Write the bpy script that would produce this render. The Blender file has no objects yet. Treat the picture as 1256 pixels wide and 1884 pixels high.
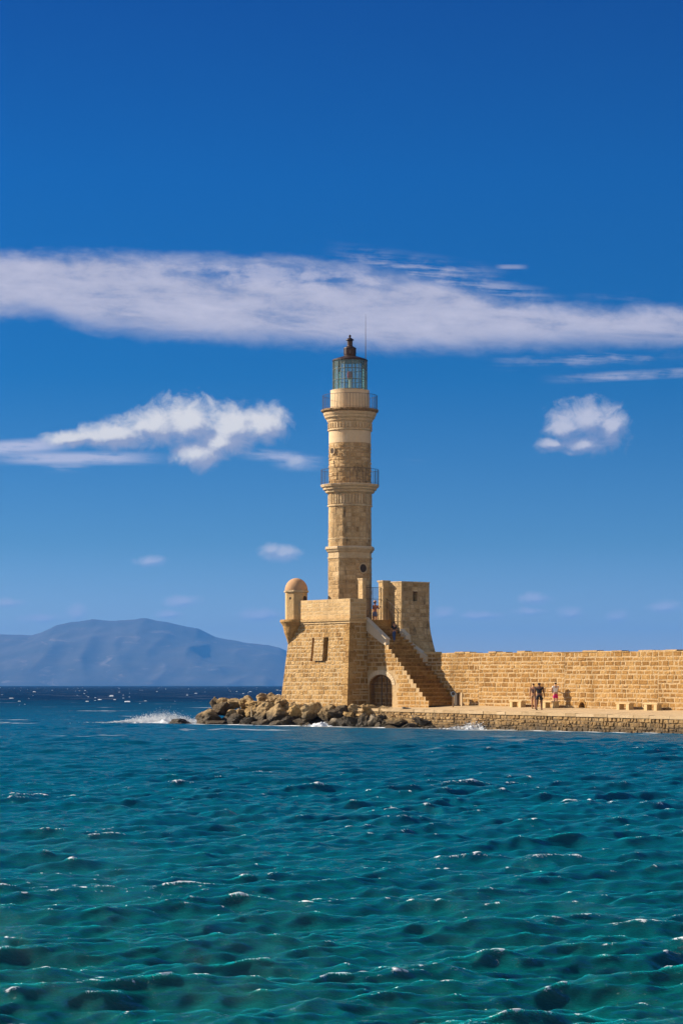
import bpy, bmesh, math, random
import numpy as np
from mathutils import Vector, Matrix, noise
random.seed(7); rng = np.random.default_rng(11)
S = bpy.context.scene; COL = S.collection
R = math.radians

# ------------------------------------------------------------------ frame
F = 4352.0                     # focal length in photo pixels (photo 1256 x 1884), principal row 942, horizon row 1261
CZ = 2.685                     # eye height above the water
O = Vector((0.57, 160.0, 0))   # axis of the lighthouse
AU = Vector((0.609, -0.793, 0)).normalized()     # along the breakwater, towards the right
AV = Vector((-AU.y * -1, 0, 0))
AV = Vector((-0.793, -0.609, 0)).normalized()    # out of the sunny walls, over the harbour
UP = Vector((0, 0, 1))
def L(p, q, z): return O + AU * p + AV * q + UP * z
def zt(y): return CZ + (1261 - y) / 27.07        # height on the tower for a photo row
def px2w(px, py, d): return Vector(((px - 628) / F * d, d, CZ + (1261 - py) / F * d))

# ------------------------------------------------------------------ objects
def tag(o, label=None, cat=None, group=None, kind=None):
    if label: o['label'] = label
    if cat: o['category'] = cat
    if group: o['group'] = group
    if kind: o['kind'] = kind
    return o
def thing(name, label, cat, loc, group=None, rz=0):
    o = bpy.data.objects.new(name, None); COL.objects.link(o)
    o.location = loc; o.rotation_euler = (0, 0, rz); o.empty_display_size = .3
    return tag(o, label, cat, group)
class MB:
    """collects faces (world coordinates) for ONE mesh object"""
    def __init__(s): s.v = []; s.f = []; s.t = []; s.m = []
    def face(s, pts, tone=.5, mat=0):
        n = len(s.v); s.v += [tuple(p) for p in pts]; s.f.append(tuple(range(n, n + len(pts)))); s.t.append(tone); s.m.append(mat)
    def grid(s, rows, tone=.5, mat=0, closed=False):
        n = len(s.v); k = len(rows[0])
        for r in rows: s.v += [tuple(p) for p in r]
        for i in range(len(rows) - 1):
            for j in range(k if closed else k - 1):
                j2 = (j + 1) % k
                s.f.append((n + i*k + j, n + i*k + j2, n + (i+1)*k + j2, n + (i+1)*k + j)); s.t.append(tone); s.m.append(mat)
    def box(s, c, ax, ay, az, tone=.5, mat=0):
        c = Vector(c)
        P = [c + ax*i + ay*j + az*k for k in (-1, 1) for j in (-1, 1) for i in (-1, 1)]
        for q in ((0,1,3,2), (4,5,7,6), (0,1,5,4), (2,3,7,6), (0,2,6,4), (1,3,7,5)): s.face([P[i] for i in q], tone, mat)
    def lbox(s, p0, p1, q0, q1, z0, z1, tone=.5, mat=0):
        s.box(L((p0+p1)/2, (q0+q1)/2, (z0+z1)/2), AU*(abs(p1-p0)/2), AV*(abs(q1-q0)/2), UP*((z1-z0)/2), tone, mat)
    def tube(s, a, b, r, r2=None, n=6, tone=.5, mat=0):
        a = Vector(a); b = Vector(b); d = (b - a).normalized(); r2 = r if r2 is None else r2
        x = d.orthogonal().normalized(); y = d.cross(x)
        ra = [a + (x*math.cos(t) + y*math.sin(t))*r for t in [2*math.pi*i/n for i in range(n)]]
        rb = [b + (x*math.cos(t) + y*math.sin(t))*r2 for t in [2*math.pi*i/n for i in range(n)]]
        s.grid([ra, rb], tone, mat, True); s.face(ra, tone, mat); s.face(rb, tone, mat)
    def lathe(s, c, prof, n=64, rot=0, tone=.5, mat=0, jit=0, cap=True):
        c = Vector(c); rows = []
        for (r, z) in prof:
            rows.append([c + Vector((math.sin(R(rot) + 2*math.pi*i/n), -math.cos(R(rot) + 2*math.pi*i/n), 0)) * (r*(1 + random.uniform(-jit, jit))) + UP*z for i in range(n)])
        s.grid(rows, tone, mat, True)
        if cap: s.face(rows[0], tone, mat); s.face(rows[-1], tone, mat)
    def build(s, name, mats, parent=None, smooth=False, loc=None):
        me = bpy.data.meshes.new(name)
        off = Vector((0, 0, 0)) if loc is None else Vector(loc)
        if parent is not None:
            q = parent
            while q is not None: off = off + q.location; q = q.parent
        me.from_pydata([tuple(Vector(v) - off) for v in s.v], [], s.f)
        mats = mats if isinstance(mats, (list, tuple)) else [mats]
        for m in mats: me.materials.append(m)
        me.polygons.foreach_set('material_index', s.m)
        a = me.attributes.new('tone', 'FLOAT', 'FACE'); a.data.foreach_set('value', np.array(s.t, dtype=np.float32))
        if smooth: me.polygons.foreach_set('use_smooth', [True]*len(s.f))
        me.update()
        o = bpy.data.objects.new(name, me); COL.objects.link(o)
        if parent is not None: o.parent = parent
        elif loc is not None: o.location = loc
        return o

# ------------------------------------------------------------------ node helpers
class G:
    def __init__(s, nt): s.nt = nt; s.n = nt.nodes; s.l = nt.links
    def new(s, t, **k):
        n = s.n.new(t)
        for a, b in k.items(): setattr(n, a, b)
        return n
    def put(s, sock, v):
        if isinstance(v, bpy.types.NodeSocket): s.l.new(v, sock)
        elif v is not None:
            if hasattr(sock.default_value, '__len__') and not hasattr(v, '__len__'): sock.default_value = (v,)*len(sock.default_value)
            elif hasattr(v, '__len__') and len(v) == 3 and len(sock.default_value) == 4: sock.default_value = (*v, 1)
            else: sock.default_value = v
    def m(s, op, a, b=None, c=None, clamp=False):
        n = s.new('ShaderNodeMath', operation=op, use_clamp=clamp); s.put(n.inputs[0], a)
        if b is not None: s.put(n.inputs[1], b)
        if c is not None: s.put(n.inputs[2], c)
        return n.outputs[0]
    def add(s, a, b): return s.m('ADD', a, b)
    def sub(s, a, b): return s.m('SUBTRACT', a, b)
    def mul(s, a, b): return s.m('MULTIPLY', a, b)
    def mx(s, a, b): return s.m('MAXIMUM', a, b)
    def mn(s, a, b): return s.m('MINIMUM', a, b)
    def ss(s, x, e0, e1, t0=0., t1=1., lin=False):
        n = s.new('ShaderNodeMapRange'); n.interpolation_type = 'LINEAR' if lin else 'SMOOTHSTEP'
        s.put(n.inputs[0], x)
        for i, v in enumerate((e0, e1, t0, t1)): s.put(n.inputs[1 + i], v)
        return n.outputs[0]
    def mix(s, f, a, b, blend='MIX'):
        n = s.new('ShaderNodeMix', data_type='RGBA', blend_type=blend); n.clamp_factor = True
        s.put(n.inputs[0], f); s.put(n.inputs[6], a); s.put(n.inputs[7], b); return n.outputs[2]
    def noise(s, vec, scale, detail=4, rough=.55, dist=0, dim='3D'):
        n = s.new('ShaderNodeTexNoise', noise_dimensions=dim); s.put(n.inputs['Vector'], vec)
        n.inputs['Scale'].default_value = scale; n.inputs['Detail'].default_value = detail
        n.inputs['Roughness'].default_value = rough; n.inputs['Distortion'].default_value = dist
        return n.outputs[0]
    def scale(s, vec, x, y, z, loc=(0, 0, 0)):
        n = s.new('ShaderNodeMapping'); s.put(n.inputs[0], vec); n.inputs['Scale'].default_value = (x, y, z); n.inputs['Location'].default_value = loc
        return n.outputs[0]
    def ramp(s, f, stops):
        n = s.new('ShaderNodeValToRGB'); s.put(n.inputs[0], f); e = n.color_ramp.elements
        while len(e) < len(stops): e.new(.5)
        for i, (p, c) in enumerate(stops): e[i].position = p; e[i].color = (*c, 1)
        return n.outputs[0]
    def attr(s, name): return s.new('ShaderNodeAttribute', attribute_name=name).outputs['Fac']
    def pos(s): return s.new('ShaderNodeNewGeometry').outputs['Position']
    def bump(s, h, strength=.5, dist=.02):
        n = s.new('ShaderNodeBump'); n.inputs['Strength'].default_value = strength; n.inputs['Distance'].default_value = dist
        s.put(n.inputs['Height'], h); return n.outputs[0]
def newmat(name):
    m = bpy.data.materials.new(name); m.use_nodes = True; g = G(m.node_tree); b = m.node_tree.nodes['Principled BSDF']
    return m, g, b
def plain(name, col, rough=.6, metal=0., var=.15, vs=6., spec=.4):
    m, g, b = newmat(name); p = g.pos()
    n = g.noise(p, vs, 4)
    g.put(b.inputs['Base Color'], g.mix(n, tuple(c*(1-var) for c in col), tuple(min(1, c*(1+var)) for c in col)))
    b.inputs['Roughness'].default_value = rough; b.inputs['Metallic'].default_value = metal; b.inputs['Specular IOR Level'].default_value = spec
    return m
def stone(name, dark, mid, pale, mortar, blot=.5, pit=.5, stain=0., bscale=1., wet=None):
    """limestone: per-stone tone, weathering at several scales, pits; tone > 1.5 is mortar"""
    m, g, b = newmat(name); p = g.pos(); t = g.attr('tone')
    n1 = g.noise(p, 1.1, 6, .65); n2 = g.noise(p, 6., 6, .7, .4); n3 = g.noise(p, 24., 3, .7); n4 = g.noise(g.scale(p, 1, 1, .25), .55, 5, .6)
    f = g.add(g.mul(t, .42), g.add(g.mul(g.sub(n1, .5), .9*blot), g.mul(g.sub(n2, .5), 1.25*blot)))
    f = g.add(f, .28)
    c = g.ramp(f, [(.1, dark), (.5, mid), (.92, pale)])
    mf = g.ss(t, 1.4, 1.6)
    mc = g.mix(n2, tuple(x*.75 for x in mortar), mortar)
    c = g.mix(mf, c, mc)
    c = g.mix(g.mul(g.ss(n4, .52, .72), .55), c, tuple(x*.55 for x in mid), 'MIX')
    c = g.mix(g.mul(g.ss(g.noise(p, .8, 5, .6, .6), .55, .75), .45), c, tuple(min(.8, x*1.15) for x in pale))
    c = g.mix(g.mul(g.ss(n3, .58, .72), .5*pit), c, tuple(x*.4 for x in dark))
    if stain: c = g.mix(g.mul(g.ss(g.noise(g.scale(p, 2.2, 2.2, .5), 1., 6, .7), .54, .68), stain), c, (.06, .045, .03))
    if wet is not None:      # tide line: algae and wet stone near the water
        z = g.new('ShaderNodeSeparateXYZ'); g.put(z.inputs[0], p)
        wz = g.add(z.outputs[2], g.mul(g.sub(g.noise(p, 1.3, 5, .65), .5), wet[2]))
        c = g.mix(g.ss(wz, wet[0], wet[1], .86, 0.), c, (.034, .026, .015))
        wr = g.ss(wz, wet[0]-.3, wet[1]-.3, .4, .9)
        g.put(b.inputs['Roughness'], wr)
    else: b.inputs['Roughness'].default_value = .92
    g.put(b.inputs['Base Color'], c); b.inputs['Specular IOR Level'].default_value = .25
    h = g.add(g.mul(n2, .9), g.add(g.mul(n3, .45), g.mul(g.noise(p, 60., 2), .15)))
    g.put(b.inputs['Normal'], g.bump(h, .9*bscale, .09))
    return m
M = {}
GOLD = ((.19, .092, .022), (.385, .205, .056), (.52, .325, .125))
M['gold'] = stone('golden_limestone', *GOLD, (.60, .42, .22), 1.0, .8, stain=.12, bscale=1.3)
M['bastion'] = stone('bastion_limestone', (.24, .125, .035), (.48, .28, .095), (.63, .425, .195), (.66, .48, .265), 1.0, 1.2, bscale=1.8)
M['parapet'] = stone('parapet_limestone', (.32, .20, .08), (.54, .36, .165), (.68, .50, .28), (.58, .42, .23), .45, .35)
M['tower'] = stone('tower_limestone', (.24, .145, .06), (.48, .32, .15), (.63, .46, .26), (.46, .32, .165), .95, .8, stain=.65)
M['ledge'] = stone('weathered_ledge_stone', (.10, .06, .03), (.27, .17, .08), (.42, .29, .15), (.3, .2, .1), .9, .9, stain=.6)
M['trim'] = stone('tower_trim_limestone', (.33, .22, .11), (.53, .39, .22), (.65, .51, .32), (.6, .45, .27), .5, .35, stain=.25)
M['plaster'] = stone('weathered_plaster', (.42, .31, .18), (.55, .42, .26), (.65, .52, .35), (.6, .5, .35), .35, .15, bscale=.3)
M['white'] = stone('white_plaster', (.40, .31, .20), (.50, .395, .265), (.60, .49, .35), (.6, .5, .4), .4, .2, bscale=.3)
M['pave'] = stone('pale_paving', (.28, .185, .09), (.42, .30, .165), (.51, .385, .235), (.52, .38, .23), .45, .2, bscale=.4)
M['rubble'] = stone('quay_rubble', (.17, .10, .037), (.365, .225, .09), (.52, .36, .17), (.27, .185, .095), 1.0, .9, stain=.65, bscale=1.4, wet=(-.1, .75, 1.3))
M['bench'] = stone('cream_bench_stone', (.42, .29, .14), (.52, .38, .19), (.60, .45, .25), (.6, .5, .3), .3, .1, bscale=.3)
M['dome'] = stone('dome_render', (.36, .2, .1), (.47, .28, .15), (.56, .36, .2), (.5, .4, .3), .5, .15, bscale=.3)
M['iron'] = plain('dark_iron', (.06, .042, .03), .55, .3)
M['rust'] = plain('rusty_roof_metal', (.03, .015, .011), .5, .2, .4, 3.)
M['frame'] = plain('lantern_frame_paint', (.12, .145, .13), .5)
M['dark'] = plain('dark_opening_shade', (.05, .034, .022), .95)  # near-black fill; the shade inside openings is put into its colour
M['red'] = plain('red_lamp_lens', (.28, .02, .03), .25)
M['lens'] = plain('pale_lens_housing', (.6, .6, .55), .3)
M['rod'] = plain('grey_rod_metal', (.16, .15, .15), .5, .3)
M['foamwhite'] = plain('sea_foam', (.66, .69, .72), .8, 0, .08, 3.)
M['wood'] = plain('bleached_wood', (.5, .38, .22), .8)
M['brownwood'] = plain('brown_post', (.22, .13, .06), .7)
M['bluegrey'] = plain('blue_grey_paint', (.2, .25, .3), .4)
def glass():
    m = bpy.data.materials.new('tinted_lantern_glass'); m.use_nodes = True; g = G(m.node_tree); g.n.clear()
    o = g.new('ShaderNodeOutputMaterial'); t = g.new('ShaderNodeBsdfTransparent'); t.inputs[0].default_value = (.72, .86, .82, 1)
    gl = g.new('ShaderNodeBsdfGlossy'); gl.inputs['Roughness'].default_value = .08; gl.inputs[0].default_value = (.8, .95, .92, 1)
    d = g.new('ShaderNodeBsdfDiffuse'); d.inputs[0].default_value = (.5, .68, .62, 1)
    a = g.new('ShaderNodeMixShader'); a.inputs[0].default_value = .16; g.l.new(t.outputs[0], a.inputs[1]); g.l.new(d.outputs[0], a.inputs[2])
    b = g.new('ShaderNodeMixShader'); f = g.new('ShaderNodeFresnel'); f.inputs[0].default_value = 1.5
    g.l.new(f.outputs[0], b.inputs[0]); g.l.new(a.outputs[0], b.inputs[1]); g.l.new(gl.outputs[0], b.inputs[2]); g.l.new(b.outputs[0], o.inputs[0])
    return m
M['glass'] = glass()

# ------------------------------------------------------------------ masonry
def quadmap(a, b, c, d):
    """surface through corners a b (bottom) c d (top, above b and a): f(u,v,o) in metres"""
    a, b, c, d = map(Vector, (a, b, c, d)); W = (b - a).length; H = (d - a).length
    N = (b - a).cross(d - a).normalized()
    def f(u, v, o=0):
        s = u / W; t = v / H
        return (a*(1-s) + b*s)*(1-t) + (d*(1-s) + c*s)*t + N*o
    return f, W, H
def masonry(mb, f, W, H, rh=(.28, .38), sw=(.4, .85), gap=.03, prot=(.0, .035), jit=.015, seg=1, ok=None, rows=None, mat=0, tones=(0, 1), holes=()):
    if rows is None:
        rows = []; v = 0
        while v < H - .02: rows.append(random.uniform(*rh)); v += rows[-1]
        k = H / sum(rows); rows = [r*k for r in rows]
    v = 0
    for h in rows:
        u = -random.uniform(0, sw[1]*.6); rt = random.uniform(-.12, .12)
        while u < W:
            w = random.uniform(*sw); a, b = max(0, u), min(W, u + w); u += w
            if W - b < .18: b = W; u = W + 1
            if b - a < .12: continue
            parts = [(a, b)]
            for (h0, h1, g0, g1) in holes:
                if v + h > g0 + .02 and v < g1 - .02:
                    np_ = []
                    for (x, y) in parts:
                        if y <= h0 or x >= h1: np_.append((x, y))
                        else:
                            if h0 - x > .08: np_.append((x, h0))
                            if y - h1 > .08: np_.append((h1, y))
                    parts = np_
            for (x, y) in parts:
                sub = [(v, v + h)]
                if h > .34 and random.random() < .18: k = v + h*random.uniform(.4, .6); sub = [(v, k), (k, v + h)]
                for (y0, y1) in sub:
                    if ok and not ok(x, y, y0, y1): continue
                    g = gap*.5*random.uniform(.6, 1.5); o = random.uniform(*prot)
                    j = lambda: random.uniform(-jit, jit)
                    c = [(x+g+j(), y0+g+j()), (y-g+j(), y0+g+j()), (y-g+j(), y1-g+j()), (x+g+j(), y1-g+j())]
                    c = [(min(max(p, 0), W), min(max(q, 0), H)) for p, q in c]
                    bv = min(.03, (y-x)*.12); tn = min(1, max(0, random.uniform(*tones) + rt))
                    n = len(mb.v); k = seg + 1
                    def line(q0, q1, oo, inset):
                        (ax, ay), (bx, by) = q0, q1
                        return [f(ax + (bx-ax)*i/seg, ay + (by-ay)*i/seg, oo) for i in range(k)]
                    ci = [(c[0][0]+bv, c[0][1]+bv), (c[1][0]-bv, c[1][1]+bv), (c[2][0]-bv, c[2][1]-bv), (c[3][0]+bv, c[3][1]-bv)]
                    mb.grid([line(c[0], c[1], -.012, 0), line(ci[0], ci[1], o, 0), line(ci[3], ci[2], o, 0), line(c[3], c[2], -.012, 0)], tn, mat)
                    mb.face([f(*c[0], -.012), f(*ci[0], o), f(*ci[3], o), f(*c[3], -.012)], tn, mat)
                    mb.face([f(*c[1], -.012), f(*ci[1], o), f(*ci[2], o), f(*c[2], -.012)], tn, mat)
        v += h
def sheet(mb, f, W, H, holes=(), seg=1, mat=0, depth=.4, backmat=0, backtone=.3, arched=False):
    """mortar sheet with rectangular recesses (each with reveals and a back)"""
    us = sorted({0, W, *[h[0] for h in holes], *[h[1] for h in holes], *[W*i/seg for i in range(seg)]})
    vs = sorted({0, H, *[h[2] for h in holes], *[h[3] for h in holes]})
    for i in range(len(us)-1):
        for j in range(len(vs)-1):
            cu, cv = (us[i]+us[i+1])/2, (vs[j]+vs[j+1])/2
            if any(h[0] < cu < h[1] and h[2] < cv < h[3] for h in holes): continue
            mb.face([f(us[i], vs[j]), f(us[i+1], vs[j]), f(us[i+1], vs[j+1]), f(us[i], vs[j+1])], 2., mat)
    for (a, b, c, d) in holes:
        q = [(a, c), (b, c), (b, d), (a, d)]
        for k in range(4):
            k2 = (k+1) % 4
            mb.face([f(*q[k]), f(*q[k2]), f(*q[k2], -depth), f(*q[k], -depth)], .6, mat)
        mb.face([f(*x, -depth) for x in q], backtone, backmat)

# ------------------------------------------------------------------ world
SUN_AZ = 106.; SUN_EL = 30.     # azimuth measured from the camera-facing direction (-Y) towards -X
sdir = Vector((-math.sin(R(SUN_AZ))*math.cos(R(SUN_EL)), -math.cos(R(SUN_AZ))*math.cos(R(SUN_EL)), math.sin(R(SUN_EL))))
def make_world():
    w = bpy.data.worlds.new('World'); S.world = w; w.use_nodes = True; g = G(w.node_tree)
    bg = w.node_tree.nodes['Background']; STR = .1*2.15; bg.inputs[1].default_value = .1
    d = g.new('ShaderNodeTexCoord').outputs['Generated']
    xyz = g.new('ShaderNodeSeparateXYZ'); g.put(xyz.inputs[0], d); x, y, z = xyz.outputs
    sky = g.new('ShaderNodeTexSky', sky_type='NISHITA'); sky.sun_disc = False
    sky.sun_elevation = R(SUN_EL); sky.sun_rotation = math.atan2(sdir.x, sdir.y)
    sky.altitude = 0; sky.air_density = 1.0; sky.dust_density = .35; sky.ozone_density = 3.5
    cmb = g.new('ShaderNodeCombineXYZ'); g.put(cmb.inputs[0], x); g.put(cmb.inputs[1], y); g.put(cmb.inputs[2], g.mul(g.mx(z, .0), 2.6))
    nv = g.new('ShaderNodeVectorMath', operation='NORMALIZE'); g.put(nv.inputs[0], cmb.outputs[0]); g.put(sky.inputs[0], nv.outputs[0])
    hs = g.new('ShaderNodeHueSaturation'); hs.inputs['Saturation'].default_value = SKY['sat']; g.put(hs.inputs['Color'], sky.outputs[0])
    tint = g.ramp(z, SKY['ramp'])
    # warm bright sky added behind the viewer, to lift the shaded walls
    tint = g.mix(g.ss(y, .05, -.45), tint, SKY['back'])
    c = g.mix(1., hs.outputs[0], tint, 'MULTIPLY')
    # --- clouds, laid out by compass bearing and height above the horizon
    yy = g.mx(y, .02); X = g.add(g.mul(g.m('DIVIDE', x, yy), F), 628.); Y = g.sub(1261., g.mul(g.m('DIVIDE', z, yy), F))
    ahead = g.ss(y, .3, .6)
    def vec(a, b, c=0.):
        n = g.new('ShaderNodeCombineXYZ'); g.put(n.inputs[0], a); g.put(n.inputs[1], b); g.put(n.inputs[2], c); return n.outputs[0]
    def curve(v, pts):
        n = g.new('ShaderNodeFloatCurve'); g.put(n.inputs['Value'], g.ss(v, -300, 1600, lin=True)); cu = n.mapping.curves[0]
        pts = [((a + 300)/1900, b/1000) for a, b in pts]
        while len(cu.points) < len(pts): cu.points.new(.5, .5)
        for pt, (a, b) in zip(cu.points, pts): pt.location = (a, b); pt.handle_type = 'AUTO'
        n.mapping.update(); return g.mul(n.outputs[0], 1000.)
    P = vec(X, Y)
    tilt = g.add(Y, g.mul(X, -.045))
    st = g.noise(vec(g.mul(X, .0065), g.mul(tilt, .026)), 1., 9, .6, .35)
    st2 = g.noise(vec(g.mul(X, .0012), g.mul(tilt, .012), 3.), 1., 6, .55, .4)
    tuft = g.noise(vec(g.mul(X, .013), g.mul(tilt, .024), 7.), 1., 9, .64, .3)
    fib = g.noise(vec(g.mul(X, .006), g.mul(tilt, .075), 9.), 1., 6, .6, .3)
    top = curve(X, [(-300, 455), (0, 462), (330, 466), (560, 474), (660, 484), (760, 502), (860, 528), (960, 552), (1256, 562), (1600, 570)])
    bot = curve(X, [(-300, 580), (0, 590), (60, 585), (140, 606), (260, 622), (450, 634), (600, 643), (800, 653), (960, 645), (1256, 640), (1600, 640)])
    wv = g.mul(g.sub(tuft, .5), 34.)
    a = g.ss(g.sub(g.add(Y, g.mul(wv, 1.2)), top), -10., 30.); b = g.ss(g.sub(bot, g.add(Y, g.mul(wv, 1.3))), -10., 40.)
    hole = g.mul(g.ss(g.m('ABSOLUTE', g.sub(X, 510.)), 300., 60.), g.ss(g.m('ABSOLUTE', g.sub(g.add(Y, g.mul(wv, .8)), g.add(503., g.mul(g.sub(X, 500.), .05)))), 30., 4.))
    core = g.ss(g.add(g.mul(st, .6), g.mul(tuft, .4)), .28, .50, .55, 1.)
    dens = g.mul(g.mul(a, b), core)
    dens = g.mul(dens, g.sub(1., g.mul(hole, g.ss(g.add(g.mul(st, .5), g.mul(tuft, .5)), .60, .44, .25, .95))))
    # thin upper and lower streaks
    def streak(cx, cy, rx, ry, slope, amt, lo=.46, hi=.66):
        yy_ = g.sub(g.sub(Y, cy), g.mul(g.sub(X, cx), slope))
        e = g.mul(g.ss(g.m('ABSOLUTE', g.sub(X, cx)), rx, rx*.25), g.ss(g.m('ABSOLUTE', yy_), ry, ry*.2))
        return g.mul(g.mul(e, g.ss(g.add(g.mul(fib, .55), g.mul(tuft, .45)), lo, hi)), amt)
    for s_ in (streak(770, 502, 190, 42, .14, .72, .42, .62), streak(940, 491, 36, 6, 0, .5, .3, .5), streak(1130, 545, 90, 16, .02, .16), streak(1080, 660, 230, 20, -.05, .5), streak(1170, 690, 190, 12, -.05, .62, .38, .6),
               streak(880, 532, 180, 34, .2, .6, .42, .62), streak(750, 850, 60, 8, 0, .12)):
        dens = g.mx(dens, s_)
    band_l = g.add(g.add(.62, g.mul(g.sub(st, .5), 1.15)), g.mul(g.sub(fib, .5), .25))
    band_l = g.add(band_l, g.mul(g.sub(tuft, .5), .75))
    ccol = g.mix(band_l, tuple(v/STR for v in (.28, .31, .46)), tuple(v/STR for v in (.68, .65, .76)))
    out = g.mix(g.mul(g.mul(dens, .93), ahead), c, ccol)
    # --- cumulus puffs
    n_big = g.noise(P, .011, 10, .62, .35); n_mid = g.noise(g.scale(P, 1, 1.1, 1), .03, 8, .62, .5)
    n_off = g.noise(g.scale(P, 1, 1.1, 1, (.0, .0, .0)), .022, 8, .6, .6)
    sh = vec(g.sub(X, 9.), g.sub(Y, 13.)); n_lit = g.noise(sh, .011, 6, .6, .35)
    def puff(blobs, soft, amp, bright, flat=None, amt=1.):
        nonlocal out
        f = None; fl = None
        for (cx, cy, rx, ry) in blobs:
            def fld(dx, dy):
                ax = g.m('DIVIDE', g.sub(X, cx + dx), rx); ay = g.m('DIVIDE', g.sub(Y, cy + dy), ry)
                return g.sub(1., g.m('SQRT', g.add(g.mul(ax, ax), g.mul(ay, ay))))
            e = fld(0, 0); l_ = fld(rx*.22, ry*.55)
            f = e if f is None else g.m('SMOOTH_MAX', f, e, .18); fl = l_ if fl is None else g.m('SMOOTH_MAX', fl, l_, .18)
        nn = g.add(g.mul(g.sub(n_big, .5), amp), g.mul(g.sub(n_mid, .5), amp*1.15))
        dn = g.mul(g.m('POWER', g.ss(g.add(f, nn), -.12, soft), .8), amt)
        lit = g.add(g.mul(g.sub(f, fl), 1.7), g.add(g.mul(g.sub(n_big, n_lit), 3.0), g.mul(g.sub(n_off, .5), 1.3)))
        lit = g.sub(lit, .18)
        lit = g.ss(g.add(.5, g.mul(lit, -.9)), 0., 1.)
        lit = g.m('SUBTRACT', 1., lit)
        lo, hi = bright
        cc = g.mix(lit, tuple(v/STR for v in lo), tuple(v/STR for v in hi))
        out = g.mix(g.mul(dn, ahead), out, cc)
    B1 = ((.34, .38, .54), (.84, .81, .80)); B2 = ((.28, .33, .52), (.68, .66, .74)); B3 = ((.36, .44, .63), (.62, .64, .74))
    # thin sheet left of the big puff
    for s_ in (streak(30, 822, 130, 18, -.06, .85, .3, .5), streak(140, 843, 190, 16, 0.0, .8, .3, .52), streak(120, 860, 60, 12, 0, .35), streak(500, 838, 70, 14, .06, .55, .35, .55), streak(550, 850, 60, 22, 0, .35, .4, .6)):
        out = g.mix(g.mul(s_, ahead), out, tuple(v/STR for v in (.62, .62, .77)))
    puff([(350, 776, 84, 52), (285, 784, 88, 38), (205, 802, 80, 28), (430, 786, 70, 46), (488, 780, 50, 40), (364, 834, 56, 34), (410, 812, 66, 34), (130, 808, 56, 16)], .70, 1.05, B1)
    puff([(1080, 770, 62, 46), (1125, 785, 40, 46), (1040, 785, 44, 34), (1075, 818, 52, 24), (1015, 818, 34, 16)], .85, 1.35, B2, amt=.88)
    puff([(515, 1018, 46, 18), (500, 1012, 22, 14)], .7, .9, B3, amt=.85)
    puff([(545, 850, 20, 14)], .8, .9, B3, amt=.6)
    low = [(275, 1033, 36, 12), (20, 1110, 40, 12), (140, 1128, 24, 20), (80, 1138, 50, 12), (335, 1106, 40, 14), (480, 1132, 60, 14), (985, 1103, 40, 14), (975, 1125, 40, 12), (1050, 1128, 34, 16), (1135, 1135, 26, 16), (1220, 1118, 36, 14), (815, 1130, 34, 16), (880, 1133, 60, 10), (310, 1131, 30, 10)]
    puff(low, 1.0, 1.1, ((.36, .46, .70), (.56, .60, .78)), amt=.8)
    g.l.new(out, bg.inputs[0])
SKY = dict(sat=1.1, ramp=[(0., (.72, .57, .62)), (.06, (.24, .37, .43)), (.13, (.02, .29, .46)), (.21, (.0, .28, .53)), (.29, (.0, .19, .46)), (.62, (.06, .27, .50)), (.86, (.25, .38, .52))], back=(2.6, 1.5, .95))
make_world()
sl = bpy.data.lights.new('sun', 'SUN'); sl.energy = 5.0; sl.angle = R(.5); sl.color = (1, .87, .70)
so = bpy.data.objects.new('sun', sl); COL.objects.link(so); so.rotation_euler = sdir.to_track_quat('Z', 'Y').to_euler(); so.location = (-60, 150, 60)

# ------------------------------------------------------------------ camera
cam = bpy.data.cameras.new('camera'); co = bpy.data.objects.new('camera', cam); COL.objects.link(co); S.camera = co
co.location = (0, 0, CZ); co.rotation_euler = (R(90), 0, 0)
cam.sensor_fit = 'VERTICAL'; cam.sensor_height = 36; cam.sensor_width = 24; cam.lens = 36*F/1884; cam.shift_y = 319/1884
cam.clip_start = .5; cam.clip_end = 300000

# ------------------------------------------------------------------ shoreline (rock heap front + quay edge)
shore = [(-10.9, 4.9), (-10.6, 5.6), (-6, 5.4), (-1, 5.2), (4, 4.4), (9, 3.8), (12.7, 3.1), (14, 2.95), (30, 2.95), (70, 2.95)]
SH = np.array([[*L(p, q, 0).xy] for p, q in shore])

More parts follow.
